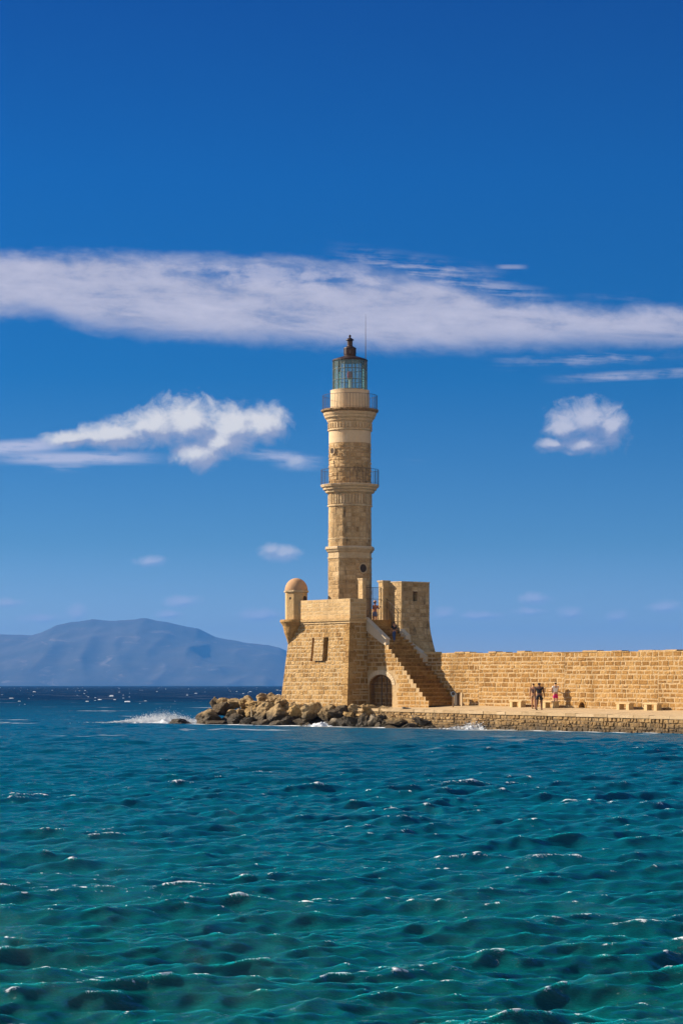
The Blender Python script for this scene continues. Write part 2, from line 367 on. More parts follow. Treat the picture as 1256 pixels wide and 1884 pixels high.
# ------------------------------------------------------------------ sea
def make_sea():
    d1 = np.concatenate([np.geomspace(14, 110, 1250)[:-1], np.geomspace(110, 420, 440)]); d2 = np.geomspace(420, 26500, 220)[1:]
    rows = np.concatenate([[-60, -20, 0, 5, 10], d1, d2]); step = np.gradient(rows)
    tc = np.linspace(-.178, .178, 560); to = np.concatenate([np.linspace(.1795, .40, 110), .40 + np.geomspace(.004, .9, 26)])
    t = np.concatenate([-to[::-1], tc, to])
    wid = np.maximum(np.abs(rows), 11)
    Y = np.repeat(rows[:, None], len(t), 1).astype(np.float32); Xx = (wid[:, None]*t[None]).astype(np.float32)
    sp = np.repeat(np.maximum(step, .03)[:, None], len(t), 1).astype(np.float32)
    tcol = np.gradient(t); sp = np.maximum(sp, (wid[:, None]*tcol[None]).astype(np.float32))
    # quiet water in the lee of the rocks and the quay
    Pn = np.stack([Xx.ravel(), Y.ravel()], 1)
    near = (Y.ravel() > 100) & (Y.ravel() < 200)
    dist = np.full(len(Pn), 99., np.float32); Q = Pn[near]; best = np.full(len(Q), 99., np.float32)
    for a, b in zip(SH[:-1], SH[1:]):
        ab = b - a; tt = np.clip(((Q - a) @ ab)/(ab @ ab), 0, 1); best = np.minimum(best, np.hypot(*(Q - a - tt[:, None]*ab).T))
    dist[near] = best; dist = dist.reshape(Y.shape)
    nw = 240; lam = np.exp(rng.uniform(np.log(.13), np.log(7.), nw)).astype(np.float32)
    amp_shape = np.where(lam > 1.5, np.exp(-((lam-1.5)/2.3)**2), 1.)*np.where(lam > 1.2, .85, 1.)*np.where(lam < .6, 1.15, 1.)
    k = 2*np.pi/lam
    spread = np.where(lam > 1.8, .40, .55)
    th = R(-90) + R(14) + rng.normal(0, 1, nw)*spread       # travelling towards the camera
    steep = .34*np.sqrt(2/nw)*1.1
    A = steep/k*amp_shape; ph = rng.uniform(0, 2*np.pi, nw)
    Z = np.zeros_like(Y); DX = np.zeros_like(Y); DY = np.zeros_like(Y); J = np.zeros_like(Y)
    near_rows = rows < 4000
    Yn, Xn, spn = Y[near_rows], Xx[near_rows], sp[near_rows]
    for i in range(nw):
        rmax = np.searchsorted(step, lam[i]/2.2)
        sl_ = slice(0, max(6, min(len(Yn), rmax + 1)))
        w = np.clip((lam[i]/spn[sl_] - 2.)/2., 0, 1)
        kx, ky = k[i]*math.cos(th[i]), k[i]*math.sin(th[i])
        p = kx*Xn[sl_] + ky*Yn[sl_] + ph[i]; c = np.cos(p)*w*A[i]; s = np.sin(p)*w*A[i]
        Z[sl_] += c; ch = .7
        DX[sl_] -= ch*math.cos(th[i])*s; DY[sl_] -= ch*math.sin(th[i])*s; J[sl_] += ch*k[i]*c
    # gusts: groups of steeper and calmer water
    env = 1 + .28*np.sin(Xx*.11 + Y*.05 + 1.3)*np.sin(Y*.083 - Xx*.03 + .4)
    calm = env*(.25 + .75*np.clip(dist/5, 0, 1))*np.where(Y > 100, .85, 1.)
    Z *= calm; X2 = Xx + DX*calm; Y2 = Y + DY*calm; J *= calm
    V = np.stack([X2.ravel(), Y2.ravel(), Z.ravel()], 1).astype(np.float32)
    nr, nc = Y.shape; idx = np.arange(nr*nc).reshape(nr, nc)
    Fq = np.stack([idx[:-1, :-1], idx[:-1, 1:], idx[1:, 1:], idx[1:, :-1]], -1).reshape(-1, 4)
    me = bpy.data.meshes.new('sea'); me.vertices.add(len(V)); me.vertices.foreach_set('co', V.ravel())
    me.loops.add(Fq.size); me.loops.foreach_set('vertex_index', Fq.ravel().astype(np.int32))
    me.polygons.add(len(Fq)); me.polygons.foreach_set('loop_start', np.arange(0, Fq.size, 4, dtype=np.int32)); me.polygons.foreach_set('use_smooth', np.ones(len(Fq), bool))
    me.update(calc_edges=True)
    for nm, arr in (('crest', J), ('shore', dist), ('height', Z)):
        at = me.attributes.new(nm, 'FLOAT', 'POINT'); at.data.foreach_set('value', arr.ravel().astype(np.float32))
    m, g, b = newmat('sea_water'); p = g.pos()
    xyz = g.new('ShaderNodeSeparateXYZ'); g.put(xyz.inputs[0], p); py = xyz.outputs[1]; pxx = xyz.outputs[0]
    flat = g.scale(p, 1, 1, 0)
    patch = g.noise(g.scale(flat, .05, .02, 1), 1., 4, .6)
    lg = g.m('LOGARITHM', g.mx(py, 5.), math.e); f = g.add(g.ss(lg, math.log(20), math.log(480), lin=True), g.mul(g.sub(patch, .5), .22))
    body = g.ramp(f, [(0., SEA[0]), (.3, SEA[1]), (.66, SEA[2]), (1., SEA[3])])
    sd = g.attr('shore')
    sand = g.mul(g.ss(g.add(sd, g.mul(g.noise(flat, .5, 4), 4.)), 7., 1.8), g.ss(pxx, -5.5, -2.))
    sand = g.mul(sand, g.ss(pxx, 16., 8.))
    body = g.mix(g.mul(sand, .75), body, (.16, .125, .06))
    cr = g.attr('crest')
    fn = g.noise(g.scale(flat, 1, 1.3, 1), 2.6, 8, .72, .5); big = g.noise(g.scale(flat, .16, .22, 1), 1., 4, .6)
    fn2 = g.noise(g.scale(flat, 1, 1.2, 1), 9., 8, .8, .8)
    f1 = g.ss(g.add(cr, g.add(g.mul(g.sub(fn2, .5), 2.4), g.mul(g.sub(big, .5), 1.5))), SEA[4], SEA[4] + .2)
    wc = g.noise(g.scale(flat, .05, .11, 1), 1., 6, .72)     # far whitecaps
    f2 = g.mul(g.mul(g.ss(wc, .60, .66), g.ss(py, 60, 150)), .35)
    f3 = g.mul(g.ss(g.add(sd, g.mul(fn, -1.6)), .05, -.45), .95)
    f3b = g.mul(g.mul(g.ss(sd, 2.2, .4), g.ss(fn, .56, .66)), .75)
    foam = g.mx(g.mx(f1, f2), g.mx(f3, f3b))
    fl2 = lambda a, b_: g.scale(flat, a, b_, 1)
    rip = g.add(g.mul(g.noise(fl2(1, 2.0), 2.2, 6, .68, .5), 1.), g.mul(g.noise(fl2(1, 1.8), 7., 5, .65, .4), .5))
    rip = g.add(rip, g.mul(g.noise(fl2(.35, .75), 1., 4, .6), 1.6))
    rip = g.add(rip, g.mul(g.noise(fl2(1, 1.9), 20., 4, .65, .3), .34))
    nrm = g.bump(rip, 1., SEA[5])
    g.n.remove(b); out = m.node_tree.nodes['Material Output']
    d0 = g.new('ShaderNodeBsdfDiffuse'); g.put(d0.inputs[0], body); df = g.new('ShaderNodeSubsurfaceScattering'); g.put(df.inputs[0], body); df.inputs['Scale'].default_value = .3; df.inputs['Radius'].default_value = (.5, 1., 1.); df.inputs['IOR'].default_value = 1.33
    gl = g.new('ShaderNodeBsdfGlossy'); gl.inputs[0].default_value = (1, 1, 1, 1); g.put(gl.inputs['Roughness'], g.ss(py, 30, 700, .05, .2)); g.l.new(nrm, gl.inputs['Normal'])
    fr = g.new('ShaderNodeFresnel'); fr.inputs[0].default_value = 1.333; g.l.new(nrm, fr.inputs['Normal'])
    fac = g.mul(fr.outputs[0], g.ss(lg, math.log(20), math.log(420), 1.0, .10, lin=True))
    d1 = g.new('ShaderNodeMixShader'); d1.inputs[0].default_value = .32; g.l.new(d0.outputs[0], d1.inputs[1]); g.l.new(df.outputs[0], d1.inputs[2])
    a_ = g.new('ShaderNodeMixShader'); g.l.new(fac, a_.inputs[0]); g.l.new(d1.outputs[0], a_.inputs[1]); g.l.new(gl.outputs[0], a_.inputs[2])
    fd = g.new('ShaderNodeBsdfDiffuse'); fd.inputs[0].default_value = (.66, .69, .72, 1)
    b_ = g.new('ShaderNodeMixShader'); g.l.new(foam, b_.inputs[0]); g.l.new(a_.outputs[0], b_.inputs[1]); g.l.new(fd.outputs[0], b_.inputs[2]); g.l.new(b_.outputs[0], out.inputs[0])
    me.materials.append(m)
    o = bpy.data.objects.new('sea', me); COL.objects.link(o); tag(o, 'choppy teal and deep blue sea with scattered whitecaps', 'sea', kind='structure')
SEA = [(.0006, .060, .061), (.0006, .070, .106), (.0004, .056, .118), (.0005, .014, .047), .70, .07]
make_sea()

# ------------------------------------------------------------------ far mountain and haze
def make_mountain():
    prof = [(-700, 1210), (-300, 1175), (0, 1165), (60, 1166), (75, 1162), (105, 1148), (140, 1142), (170, 1139), (215, 1141), (250, 1139), (268, 1135), (290, 1139), (330, 1148), (365, 1154), (395, 1169), (450, 1179), (500, 1184), (515, 1187), (540, 1198), (600, 1222), (690, 1262), (800, 1275)]
    px = np.array([a for a, b in prof]); py = np.array([b for a, b in prof]); D = 20000.
    nx, ny = 420, 80; verts = []
    for j in range(ny):
        t = j/(ny-1); d = 17300 + 5400*t
        for i in range(nx):
            X = -6200 + 7200*i/(nx-1); P = X/D*F + 628
            h = (1261 - np.interp(P, px, py))/F*D
            s = min(1, t/.5); s2 = min(1, (1-t)/.5)
            prof_ = (s**.75)*.9 + .1*s if t <= .5 else s2**.8
            rid = 1 - abs(noise.noise(Vector((X*.0011, d*.00045, 1.7))))*2
            rid2 = 1 - abs(noise.noise(Vector((X*.0035 + 3, d*.0011, 5.))))*2
            k = 1 - abs(2*t - 1)
            fine = noise.fractal(Vector((X*.006, d*.003, 2.)), 1., 2., 4)
            z = h*prof_ + (rid - .6)*48*math.sin(math.pi*min(1, t*2))*(h > 60) + (rid2 - .5)*28*(1-.8*k) + fine*7
            verts.append((X, d, (z*1.06 - 34) if h > 0 else -40))
    faces = [(j*nx+i, j*nx+i+1, (j+1)*nx+i+1, (j+1)*nx+i) for j in range(ny-1) for i in range(nx-1)]
    me = bpy.data.meshes.new('mountain'); me.from_pydata(verts, [], faces); me.polygons.foreach_set('use_smooth', [True]*len(faces))
    m, g, b = newmat('dry_hillside'); p = g.pos()
    n = g.noise(g.scale(p, .0012, .0012, .004), 1., 7, .65); n2 = g.noise(g.scale(p, .0035, .0012, .012), 1., 6, .65, 1.2)
    c = g.mix(g.ss(n, .4, .65), (.035, .035, .022), (.07, .06, .04)); c = g.mix(g.mul(g.ss(n2, .57, .70), .6), c, (.24, .19, .15))
    g.put(b.inputs['Base Color'], c); b.inputs['Roughness'].default_value = 1
    me.materials.append(m); o = bpy.data.objects.new('mountain', me); COL.objects.link(o); tag(o, 'long hazy blue mountain ridge beyond the open sea', 'mountain', kind='structure')
make_mountain()
def make_haze():
    mb = MB(); mb.box((0, 13000, 318), Vector((33000, 0, 0)), Vector((0, 14000, 0)), Vector((0, 0, 330)))
    m = bpy.data.materials.new('haze_air'); m.use_nodes = True; g = G(m.node_tree); g.n.clear()
    o = g.new('ShaderNodeOutputMaterial'); v = g.new('ShaderNodeVolumePrincipled')
    v.inputs['Color'].default_value = HAZE[1]; v.inputs['Density'].default_value = HAZE[0]; v.inputs['Anisotropy'].default_value = 0.
    g.l.new(v.outputs[0], o.inputs['Volume'])
    ob = mb.build('haze', m); tag(ob, 'pale blue sea haze', 'haze', kind='stuff')
HAZE = (5.2e-5, (.068, .30, .80, 1))
make_haze()

# ------------------------------------------------------------------ levels of the quay
def zwall(p): return 1.43 - .0085*max(0, p - 8)
def zpath(p, q): return zwall(p) - .26*max(0, min(1, (q + 1.1)/4.0))
def make_path():
    mb = MB(); ps = np.linspace(1.5, 75, 148); qs = [-1.4, -1.1, -.3, .5, 1.3, 2.1, 2.98]
    rows = []
    for p in ps: rows.append([L(p, q if q < 2.9 else q + .05*noise.noise(Vector((p*2, 0, 0))), zpath(p, q) + .012*noise.noise(Vector((p, q*2, 4)))) for q in qs])
    mb.grid(rows, .6); o = mb.build('path', M['pave'], smooth=True); tag(o, 'pale stone path along the top of the quay', 'path', kind='structure')
make_path()
def make_quay():
    t = thing('quay_wall', 'low rough rubble quay wall between the path and the water', 'quay wall', L(8, 2.95, 0))
    mb = MB(); p = 2.5
    while p < 70:
        p1 = p + 6
        f, W, H = quadmap(L(p, 3.12, -.6), L(p1, 3.12, -.6), L(p1, 2.98, zpath(p1, 2.95) - .16), L(p, 2.98, zpath(p, 2.95) - .16))
        sheet(mb, f, W, H)
        masonry(mb, f, W, H, (.14, .30), (.16, .48), .035, (.004, .085), .04, tones=(0, 1))
        p = p1
    mb.build('rubble_face', M['rubble'], t)
    mb = MB(); p = 2.5
    while p < 70:
        w = random.uniform(.8, 1.6); z = zpath(p + w/2, 2.9); pr = random.uniform(.0, .05)
        mb.lbox(p + .01, p + w - .01, 2.55, 3.03 + pr, z - .16, z + .012 + random.uniform(0, .015), random.random()); p += w
    mb.build('kerb_stones', M['pave'], t)
make_quay()

# ------------------------------------------------------------------ breakwater wall
def make_wall():
    t = thing('breakwater_wall', 'long golden stone wall running right behind the path', 'wall', L(12, -1.1, 1.4))
    mb = MB()
    drain = 21.57
    segs = [(4.1, 12), (12, 20), (20, 28), (28, 38), (38, 50), (50, 64)]
    for a, b in segs:
        za, zb = zwall(a) - .1, zwall(b) - .1; ta = 4.80 - .004*a; tb = 4.80 - .004*b
        f, W, H = quadmap(L(a, -1.1, za), L(b, -1.1, zb), L(b, -1.14, tb), L(a, -1.14, ta))
        holes = [(drain - .27 - a, drain + .27 - a, .08, .46)] if a < drain < b else []
        sheet(mb, f, W, H, holes, depth=.5, backmat=1)
        masonry(mb, f, W, H, (.2, .34), (.25, .8), .045, (.003, .026), .024, holes=holes)
        # top and back
        mb.face([L(a, -1.14, ta), L(b, -1.14, tb), L(b, -3.4, tb), L(a, -3.4, ta)], .5)
        mb.face([L(a, -3.4, za - 2), L(b, -3.4, zb - 2), L(b, -3.4, tb), L(a, -3.4, ta)], .4)
    mb.build('wall_face', [M['gold'], M['dark']], t)
    mb = MB(); p = 4.2
    while p < 64:
        w = random.uniform(.5, 1.3); zt_ = 4.80 - .004*p
        if random.random() < .86: mb.lbox(p + .01, p + w - .012, -1.12 + random.uniform(-.03, .03), -1.7, zt_ - .02, zt_ + random.uniform(.0, .11), random.random()*.7)
        p += w
    mb.build('coping', M['parapet'], t)
    mb = MB()     # arch stones of the drain
    f, W, H = quadmap(L(20, -1.085, zwall(20)), L(24, -1.085, zwall(24)), L(24, -1.085, 3), L(20, -1.085, 3))
    c = drain - 20
    arc = [(c + .27*math.cos(a), .0 + .36*math.sin(a)) for a in np.linspace(0, math.pi, 13)]; arc2 = [(c + .36*math.cos(a), .0 + .52*math.sin(a)) for a in np.linspace(0, math.pi, 13)]
    mb.grid([[f(*q, .012) for q in arc], [f(*q, .012) for q in arc2], [f(*q, -.05) for q in arc2]], .5)
    mb.grid([[f(*q, .012) for q in arc], [f(*q, -.2) for q in arc]], .5)
    mb.build('drain_arch', M['gold'], t)
make_wall()

# ------------------------------------------------------------------ bastion under the lighthouse
ZS = 6.95; ZP = 8.42; ZB = .6
def make_bastion():
    t = thing('bastion', 'square battered stone bastion carrying the lighthouse', 'bastion', L(0, 0, ZB))
    b0, b1, qf, t0, t1, qt = -3.95, 3.62, 3.05, -3.3, 3.3, 2.55
    mb = MB()
    # sunny harbour face with the framed recess
    f, W, H = quadmap(L(b0, qf, ZB), L(b1, qf, ZB), L(t1, qt, ZS), L(t0, qt, ZS))
    def uv(px, py):      # photo row/column on the face -> metres on it
        best = None
        for i in range(61):
            for j in range(61):
                w = f(W*i/60, H*j/60); e = abs(628 + w.x/w.y*F - px) + abs(1261 - (w.z - CZ)/w.y*F - py)
                if best is None or e < best[0]: best = (e, W*i/60, H*j/60)
        return best[1:]
    (ua, va), (ub, vb) = uv(571, 1216), uv(604, 1171)
    hole = (ua, ub, va, vb)
    sheet(mb, f, W, H, [hole], depth=.34, backtone=.55)
    masonry(mb, f, W, H, (.22, .33), (.26, .62), .035, (.003, .03), .025, holes=[hole])
    # shaded face towards the stairs, and the sides away from the camera
    f2, W2, H2 = quadmap(L(b1, qf, ZB), L(b1, 1.0, ZB), L(t1, 1.0, ZS), L(t1, qt, ZS))
    sheet(mb, f2, W2, H2); masonry(mb, f2, W2, H2, (.34, .42), (.45, .9), .04, (.003, .02), .015)
    f3, W3, H3 = quadmap(L(b0, -3.4, ZB), L(b0, qf, ZB), L(t0, qt, ZS), L(t0, -3., ZS))
    sheet(mb, f3, W3, H3); masonry(mb, f3, W3, H3, (.3, .42), (.4, .9), .05, (.0, .06), .02)
    mb.face([L(b1, 1.0, ZB), L(2., 1.0, ZB), L(2., 1.0, ZS), L(t1, 1.0, ZS)], .5)
    mb.face([L(2., 1.0, ZB), L(2., -3.4, ZB), L(2., -3., ZS), L(2., 1.0, ZS)], .5)
    mb.face([L(2., -3.4, ZB), L(b0, -3.4, ZB), L(t0, -3., ZS), L(2., -3., ZS)], .5)
    mb.face([L(t0, qt, ZS), L(t1, qt, ZS), L(t1, 1., ZS), L(2., 1., ZS), L(2., -3, ZS), L(t0, -3., ZS)], .5)
    # quoins on the corner
    z = ZB
    k = 0
    while z < ZS - .2:
        h = .36; s = (z + h/2 - ZB)/(ZS - ZB); p = b1 + (t1 - b1)*s; q = qf + (qt - qf)*s; a = .35 if k % 2 else .6
        mb.lbox(p - a, p + .035, q - .95 + a, q + .045, z + .015, z + h - .015, random.random()); z += h; k += 1
    mb.build('battered_wall', M['bastion'], t)
    mb = MB()     # block standing in the recess
    (uc, vc), (ud, vd) = uv(579, 1217), uv(599, 1174)
    q = [(uc, va + .02), (ud, va + .02), (ud, vd), (uc, vd)]
    mb.face([f(*x, .16) for x in q], 2.)
    for i in range(4): mb.face([f(*q[i], .16), f(*q[(i+1) % 4], .16), f(*q[(i+1) % 4], -.33), f(*q[i], -.33)], .6)
    masonry(mb, lambda u, v, o=0: f(uc + u, va + .02 + v, .16 + o), ud - uc, vd - va - .02, (.2, .28), (.24, .45), .05, (.003, .028), .02, tones=(.3, 1))
    mb.build('recess_block', M['bastion'], t)
    # string course
    mb = MB()
    def course(p0, p1, q0, q1, out, z0, z1): mb.lbox(p0 - out, p1 + out, q0, q1 + out, z0, z1, random.random())
    course(t0, t1, 1.2, qt, .16, ZS + .0, ZS + .16); course(t0, t1, 1.22, qt, .08, ZS - .14, ZS - .004)
    mb.lbox(t0 - .16, t0 + .3, -3.1, 1.19, ZS, ZS + .16)
    mb.build('string_course', M['parapet'], t)
    # parapet
    mb = MB()
    z0 = ZS + .164
    f, W, H = quadmap(L(t0, qt, z0), L(t1, qt, z0), L(t1, qt, ZP), L(t0, qt, ZP))
    nh = (.52, .92, .06, .72)
    sheet(mb, f, W, H, [nh], depth=.42, backtone=.5); masonry(mb, f, W, H, (.24, .34), (.4, .9), .02, (.0, .014), .006, holes=[nh], tones=(.3, .9))
    f2, W2, H2 = quadmap(L(t1, qt, z0), L(t1, 1.18, z0), L(t1, 1.18, ZP), L(t1, qt, ZP))
    sheet(mb, f2, W2, H2); masonry(mb, f2, W2, H2, (.28, .36), (.4, .8), .03, (.0, .02), .01)
    mb.face([L(t0, qt, ZP), L(t1, qt, ZP), L(t1, qt - .5, ZP), L(t0, qt - .5, ZP)], .7)
    mb.face([L(t1, qt - .5, ZP), L(t1, 1.18, ZP), L(t1 - .5, 1.18, ZP), L(t1 - .5, qt - .5, ZP)], .7)
    for a, b in (((t1 - .5, qt - .5), (t0, qt - .5)), ((t1 - .5, qt - .5), (t1 - .5, 1.18)), ((t1, 1.18), (t1 - .5, 1.18))):
        mb.face([L(*a, z0), L(*b, z0), L(*b, ZP), L(*a, ZP)], .5)
    mb.lbox(t0, t0 + .45, -3., qt - .5, z0, ZP - .3); mb.lbox(t0 + .45, 1.9, -3., -2.6, z0, ZP - .5)
    mb.build('parapet', M['parapet'], t)
    # corner sentry turret
    c = L(t0 + .28, qt - .28, 0); rot = -12; z_ = lambda y: CZ + (1261 - y)/27.05
    tr = MB(); tr.lathe(c, [(.77, ZS + .2), (.77, z_(1091))], 8, rot, .6)
    to = tr.build('sentry_turret', M['parapet'], t)
    mb = MB(); mb.lathe(c, [(.78, z_(1091)), (.86, z_(1089.5)), (.86, z_(1087)), (.79, z_(1086))], 8, rot, .7); mb.build('turret_moulding', M['trim'], to)
    mb = MB(); r = .78; zb = z_(1086); hh = z_(1063.5) - zb
    mb.lathe(c, [(r*math.cos(a), zb + hh*math.sin(a)) for a in np.linspace(0, 1.53, 14)], 40, rot, .5); mb.build('dome', M['dome'], to, True)
    mb = MB(); tip = L(t0 - .07, qt + .07, 0)
    prof = [(1.10, ZS + .2), (1.12, ZS + .05), (1.0, ZS - .1), (.86, ZS - .25), (.6, ZS - .7), (.3, ZS - 1.1), (.08, ZS - 1.45)]
    rows = []
    for i, (r, z) in enumerate(prof):
        cc = c.lerp(tip, max(0, (ZS - .1 - z)/1.35)); rows.append([Vector((cc.x, cc.y, 0)) + Vector((math.sin(a), -math.cos(a), 0))*r + UP*z for a in np.linspace(0, 2*math.pi, 25)[:-1]])
    mb.grid(rows, .5, 0, True); mb.face(rows[0], .6); mb.build('corbel', M['bastion'], to)
    def hole_disc(th, z, r, hgt, name, arch=False):  # flat dark patches stand in for the shade within turret openings
        n = Vector((math.sin(R(th)), -math.cos(R(th)), 0)); side = Vector((math.cos(R(th)), math.sin(R(th)), 0)); ap = .77*math.cos(R(22.5))
        mb = MB(); cc = c + n*(ap + .004)
        pts = [cc + side*(r*math.cos(a)) + UP*(z + hgt*math.sin(a)) for a in np.linspace(0, 2*math.pi, 17)[:-1]] if not arch else \
              [cc + side*r + UP*(z - hgt), *[cc + side*(r*math.cos(a)) + UP*(z + r*math.sin(a)) for a in np.linspace(0, math.pi, 9)], cc - side*r + UP*(z - hgt)]
        mb.face(pts); inn = [p - n*.02 for p in pts]
        mb.grid([pts, inn], closed=True); mb.build(name, M['dark'], to)
    hole_disc(-34.5, z_(1101), .08, .1, 'loophole'); hole_disc(55.5, z_(1102), .2, .3, 'turret_doorway', True)
make_bastion()

# ------------------------------------------------------------------ lighthouse
def make_lighthouse():
    t = thing('lighthouse', 'tall tan stone lighthouse with two railed galleries and glazed lantern', 'lighthouse', L(-.61, -.47, ZS))
    C = Vector(L(-.61, -.47, 0)); pm = 1/27.07
    def shaft(name, n, rot, r0, r1, y0, y1, mat, **k):
        mb = MB(); z0, z1 = zt(y0), zt(y1); V = lambda i, r, z: C + Vector((math.sin(R(rot + 360*i/n)), -math.cos(R(rot + 360*i/n)), 0))*r + UP*z
        for i in range(n):
            f, W, H = quadmap(V(i, r0, z0), V(i+1, r0, z0), V(i+1, r1, z1), V(i, r1, z1))
            sheet(mb, f, W, H); masonry(mb, f, W, H, **k)
        mb.face([V(i, r1, z1) for i in range(n)])
        return mb.build(name, mat, t)
    low = shaft('octagonal_shaft', 8, -75, 41.6*pm, 41.2*pm, 1150, 1027, M['tower'], rh=(.26, .36), sw=(.35, .7), gap=.022, prot=(0, .022), jit=.01)
    mid = shaft('sixteen_sided_shaft', 16, -18.75, 39.8*pm, 39.2*pm, 1008, 928, M['tower'], rh=(.3, .4), sw=(.3, .6), gap=.018, prot=(0, .014), jit=.006)
    # round shaft: rough masonry below, plaster above
    mb = MB(); r0 = 38.2*pm; z0, z1 = zt(893), zt(817); W = 2*math.pi*r0; H = z1 - z0
    def f(u, v, o=0): a = u/r0; return C + Vector((math.sin(a), -math.cos(a), 0))*(r0 + o) + UP*(z0 + v)
    sheet(mb, f, W, H, seg=64); masonry(mb, f, W, H, (.2, .34), (.25, .55), .04, (0, .055), .025, seg=2)
    up = mb.build('round_shaft', M['tower'], t)
    mb = MB(); mb.lathe(C, [(38.6*pm, zt(817)), (38.6*pm, zt(790))], 72); mb.build('plaster_collar', M['plaster'], t, False)
    # mouldings
    def moulding(name, n, rot, prof, mat=M['trim'], jit=0):
        mb = MB(); mb.lathe(C, [(r*pm, zt(y)) for r, y in prof], n, rot, .6, 0, jit); return mb.build(name, mat, t)
    moulding('cornice', 8, -75, [(41.2, 1029), (42.6, 1028.5), (42.6, 1026), (41.2, 1025.5), (41.2, 1018), (43.5, 1016), (45.2, 1013), (47, 1011.5), (47, 1009), (40, 1008.6)])
    moulding('capping', 8, -75, [(46.4, 1009.2), (46.4, 1006.6), (39, 1006)], M['white'])
    moulding('string_band', 16, -18.75, [(39.5, 994), (40.4, 993.4), (40.4, 991.6), (39.5, 991)])
    c2 = moulding('cornice', 16, -18.75, [(39.2, 933.5), (41.4, 932.5), (41.4, 930), (39.3, 929), (39.3, 911), (41, 909), (45, 907), (45.6, 904), (49, 902), (49.6, 899), (52.6, 897), (53.6, 894), (38, 893.6)])
    moulding('capping', 16, -18.75, [(53.8, 894.2), (54.2, 892.6), (38, 891)], M['white'])
    c3 = moulding('cornice', 72, 0, [(38.7, 794.5), (41, 793.5), (41, 791), (38.9, 790), (39.4, 779), (42, 776), (42.6, 773), (46, 770), (46.6, 767), (48.4, 764.5), (48.6, 760.5), (36, 760.4)])
    moulding('gallery_floor', 72, 0, [(48.2, 760.8), (52.6, 757.8), (52.9, 755.2), (51, 754.4), (30, 754)], M['ledge'], .014)
    def corbels(par, n, r, y0, y1, rot=0):
        mb = MB()
        for i in range(n):
            a = R(rot) + 2*math.pi*i/n; d = Vector((math.sin(a), -math.cos(a), 0)); s = Vector((math.cos(a), math.sin(a), 0))
            mb.box(C + d*(r*pm) + UP*((zt(y0) + zt(y1))/2), d*.045, s*.055, UP*((zt(y1) - zt(y0))/2), random.random())
        mb.build('corbel_frieze', M['trim'], par)
    corbels(c3, 40, 39.6, 789.5, 780); corbels(c2, 44, 39.4, 928.5, 911.5)
    # gallery railings
    def railing(r, y0, y1, n):
        z0, z1 = zt(y0), zt(y1); r *= pm
        mb = MB(); ring = lambda zz, rad: mb.lathe(C, [(r - rad, zz), (r, zz + rad), (r + rad, zz), (r, zz - rad), (r - rad, zz)], 48, cap=False)
        ring(z1, .013); ring(z0 + .12, .008); ro = mb.build('railing', M['iron'], t)
        mb = MB()
        for i in range(n):
            a = 2*math.pi*i/n; d = C + Vector((math.sin(a), -math.cos(a), 0))*r
            mb.tube(d + UP*z0, d + UP*z1, .014 if i % 9 == 0 else .009, n=5)
        mb.build('balusters', M['iron'], ro)
    railing(50.2, 756, 728.5, 54); railing(53., 893, 865, 54)
    # drum and lantern
    mb = MB(); mb.lathe(C, [(36, 1), (36, 1)] and [(35.6*pm, zt(755)), (35.6*pm, zt(721.5)), (35.9*pm, zt(720.5)), (35.9*pm, zt(719)), (28*pm, zt(718.6))], 64); mb.build('lantern_drum', M['plaster'], t)
    z0, z1 = zt(718.6), zt(664); rl = 31.2*pm; n = 14
    V = lambda i, r, z: C + Vector((math.sin(R(8 + 360*i/n)), -math.cos(R(8 + 360*i/n)), 0))*r + UP*z
    mb = MB()
    for i in range(n):
        mb.tube(V(i, rl, z0), V(i, rl, z1), .032, n=6)
        for z in (z0 + .03, z0 + (z1-z0)*.34, z0 + (z1-z0)*.7, z1 - .03): mb.tube(V(i, rl, z), V(i+1, rl, z), .024, n=5)
        mb.tube((V(i, rl, z0) + V(i+1, rl, z0))/2, (V(i, rl, z1) + V(i+1, rl, z1))/2, .013, n=5)
    lan = mb.build('lantern', M['frame'], t)
    mb = MB()
    for i in range(n): mb.face([V(i, rl - .012, z0), V(i+1, rl - .012, z0), V(i+1, rl - .012, z1), V(i, rl - .012, z1)])
    mb.build('glazing', M['glass'], lan)
    mb = MB(); mb.lathe(C, [(.26, z0), (.26, z0 + .12), (.09, z0 + .14), (.09, z0 + .75), (.2, z0 + .78), (.2, z0 + .84)], 16); ped = mb.build('lamp_pedestal', M['lens'], lan)
    mb = MB(); mb.lathe(C, [(.17, z0 + .84), (.19, z0 + .95), (.19, z0 + 1.2), (.15, z0 + 1.28), (.04, z0 + 1.3)], 16); mb.build('lamp', M['red'], ped)
    def P(lst): return [(r*pm, zt(y)) for r, y in lst]
    mb = MB(); mb.lathe(C, P([(31, 665.2), (32.6, 664.8), (32.6, 663.2), (31.6, 662), (22, 658.6), (11.6, 655.4), (10.6, 654.6)]), 28, 8)
    roof = mb.build('lantern_roof', M['rust'], t)
    mb = MB(); mb.lathe(C, P([(10.6, 655.6), (10.9, 653), (11.3, 652), (11.3, 642), (12, 641.6), (11.6, 640.6), (5.4, 636.8), (5, 636)]), 20)
    for i in range(10):
        a = 2*math.pi*i/10; d = Vector((math.sin(a), -math.cos(a), 0)); mb.tube(C + d*(11.4*pm) + UP*zt(652.5), C + d*(11.4*pm) + UP*zt(641.5), .02, n=5)
    vs = mb.build('ventilator', M['rust'], roof)
    mb = MB(); mb.lathe(C, P([(5, 637), (5.2, 628), (4.6, 627), (7.6, 626), (7, 624.8), (2.2, 621.4), (1.1, 620.6), (2.2, 619.4), (2.3, 617.8), (1.2, 616.2), (.2, 615.6)]), 18); mb.build('finial', M['rust'], roof)
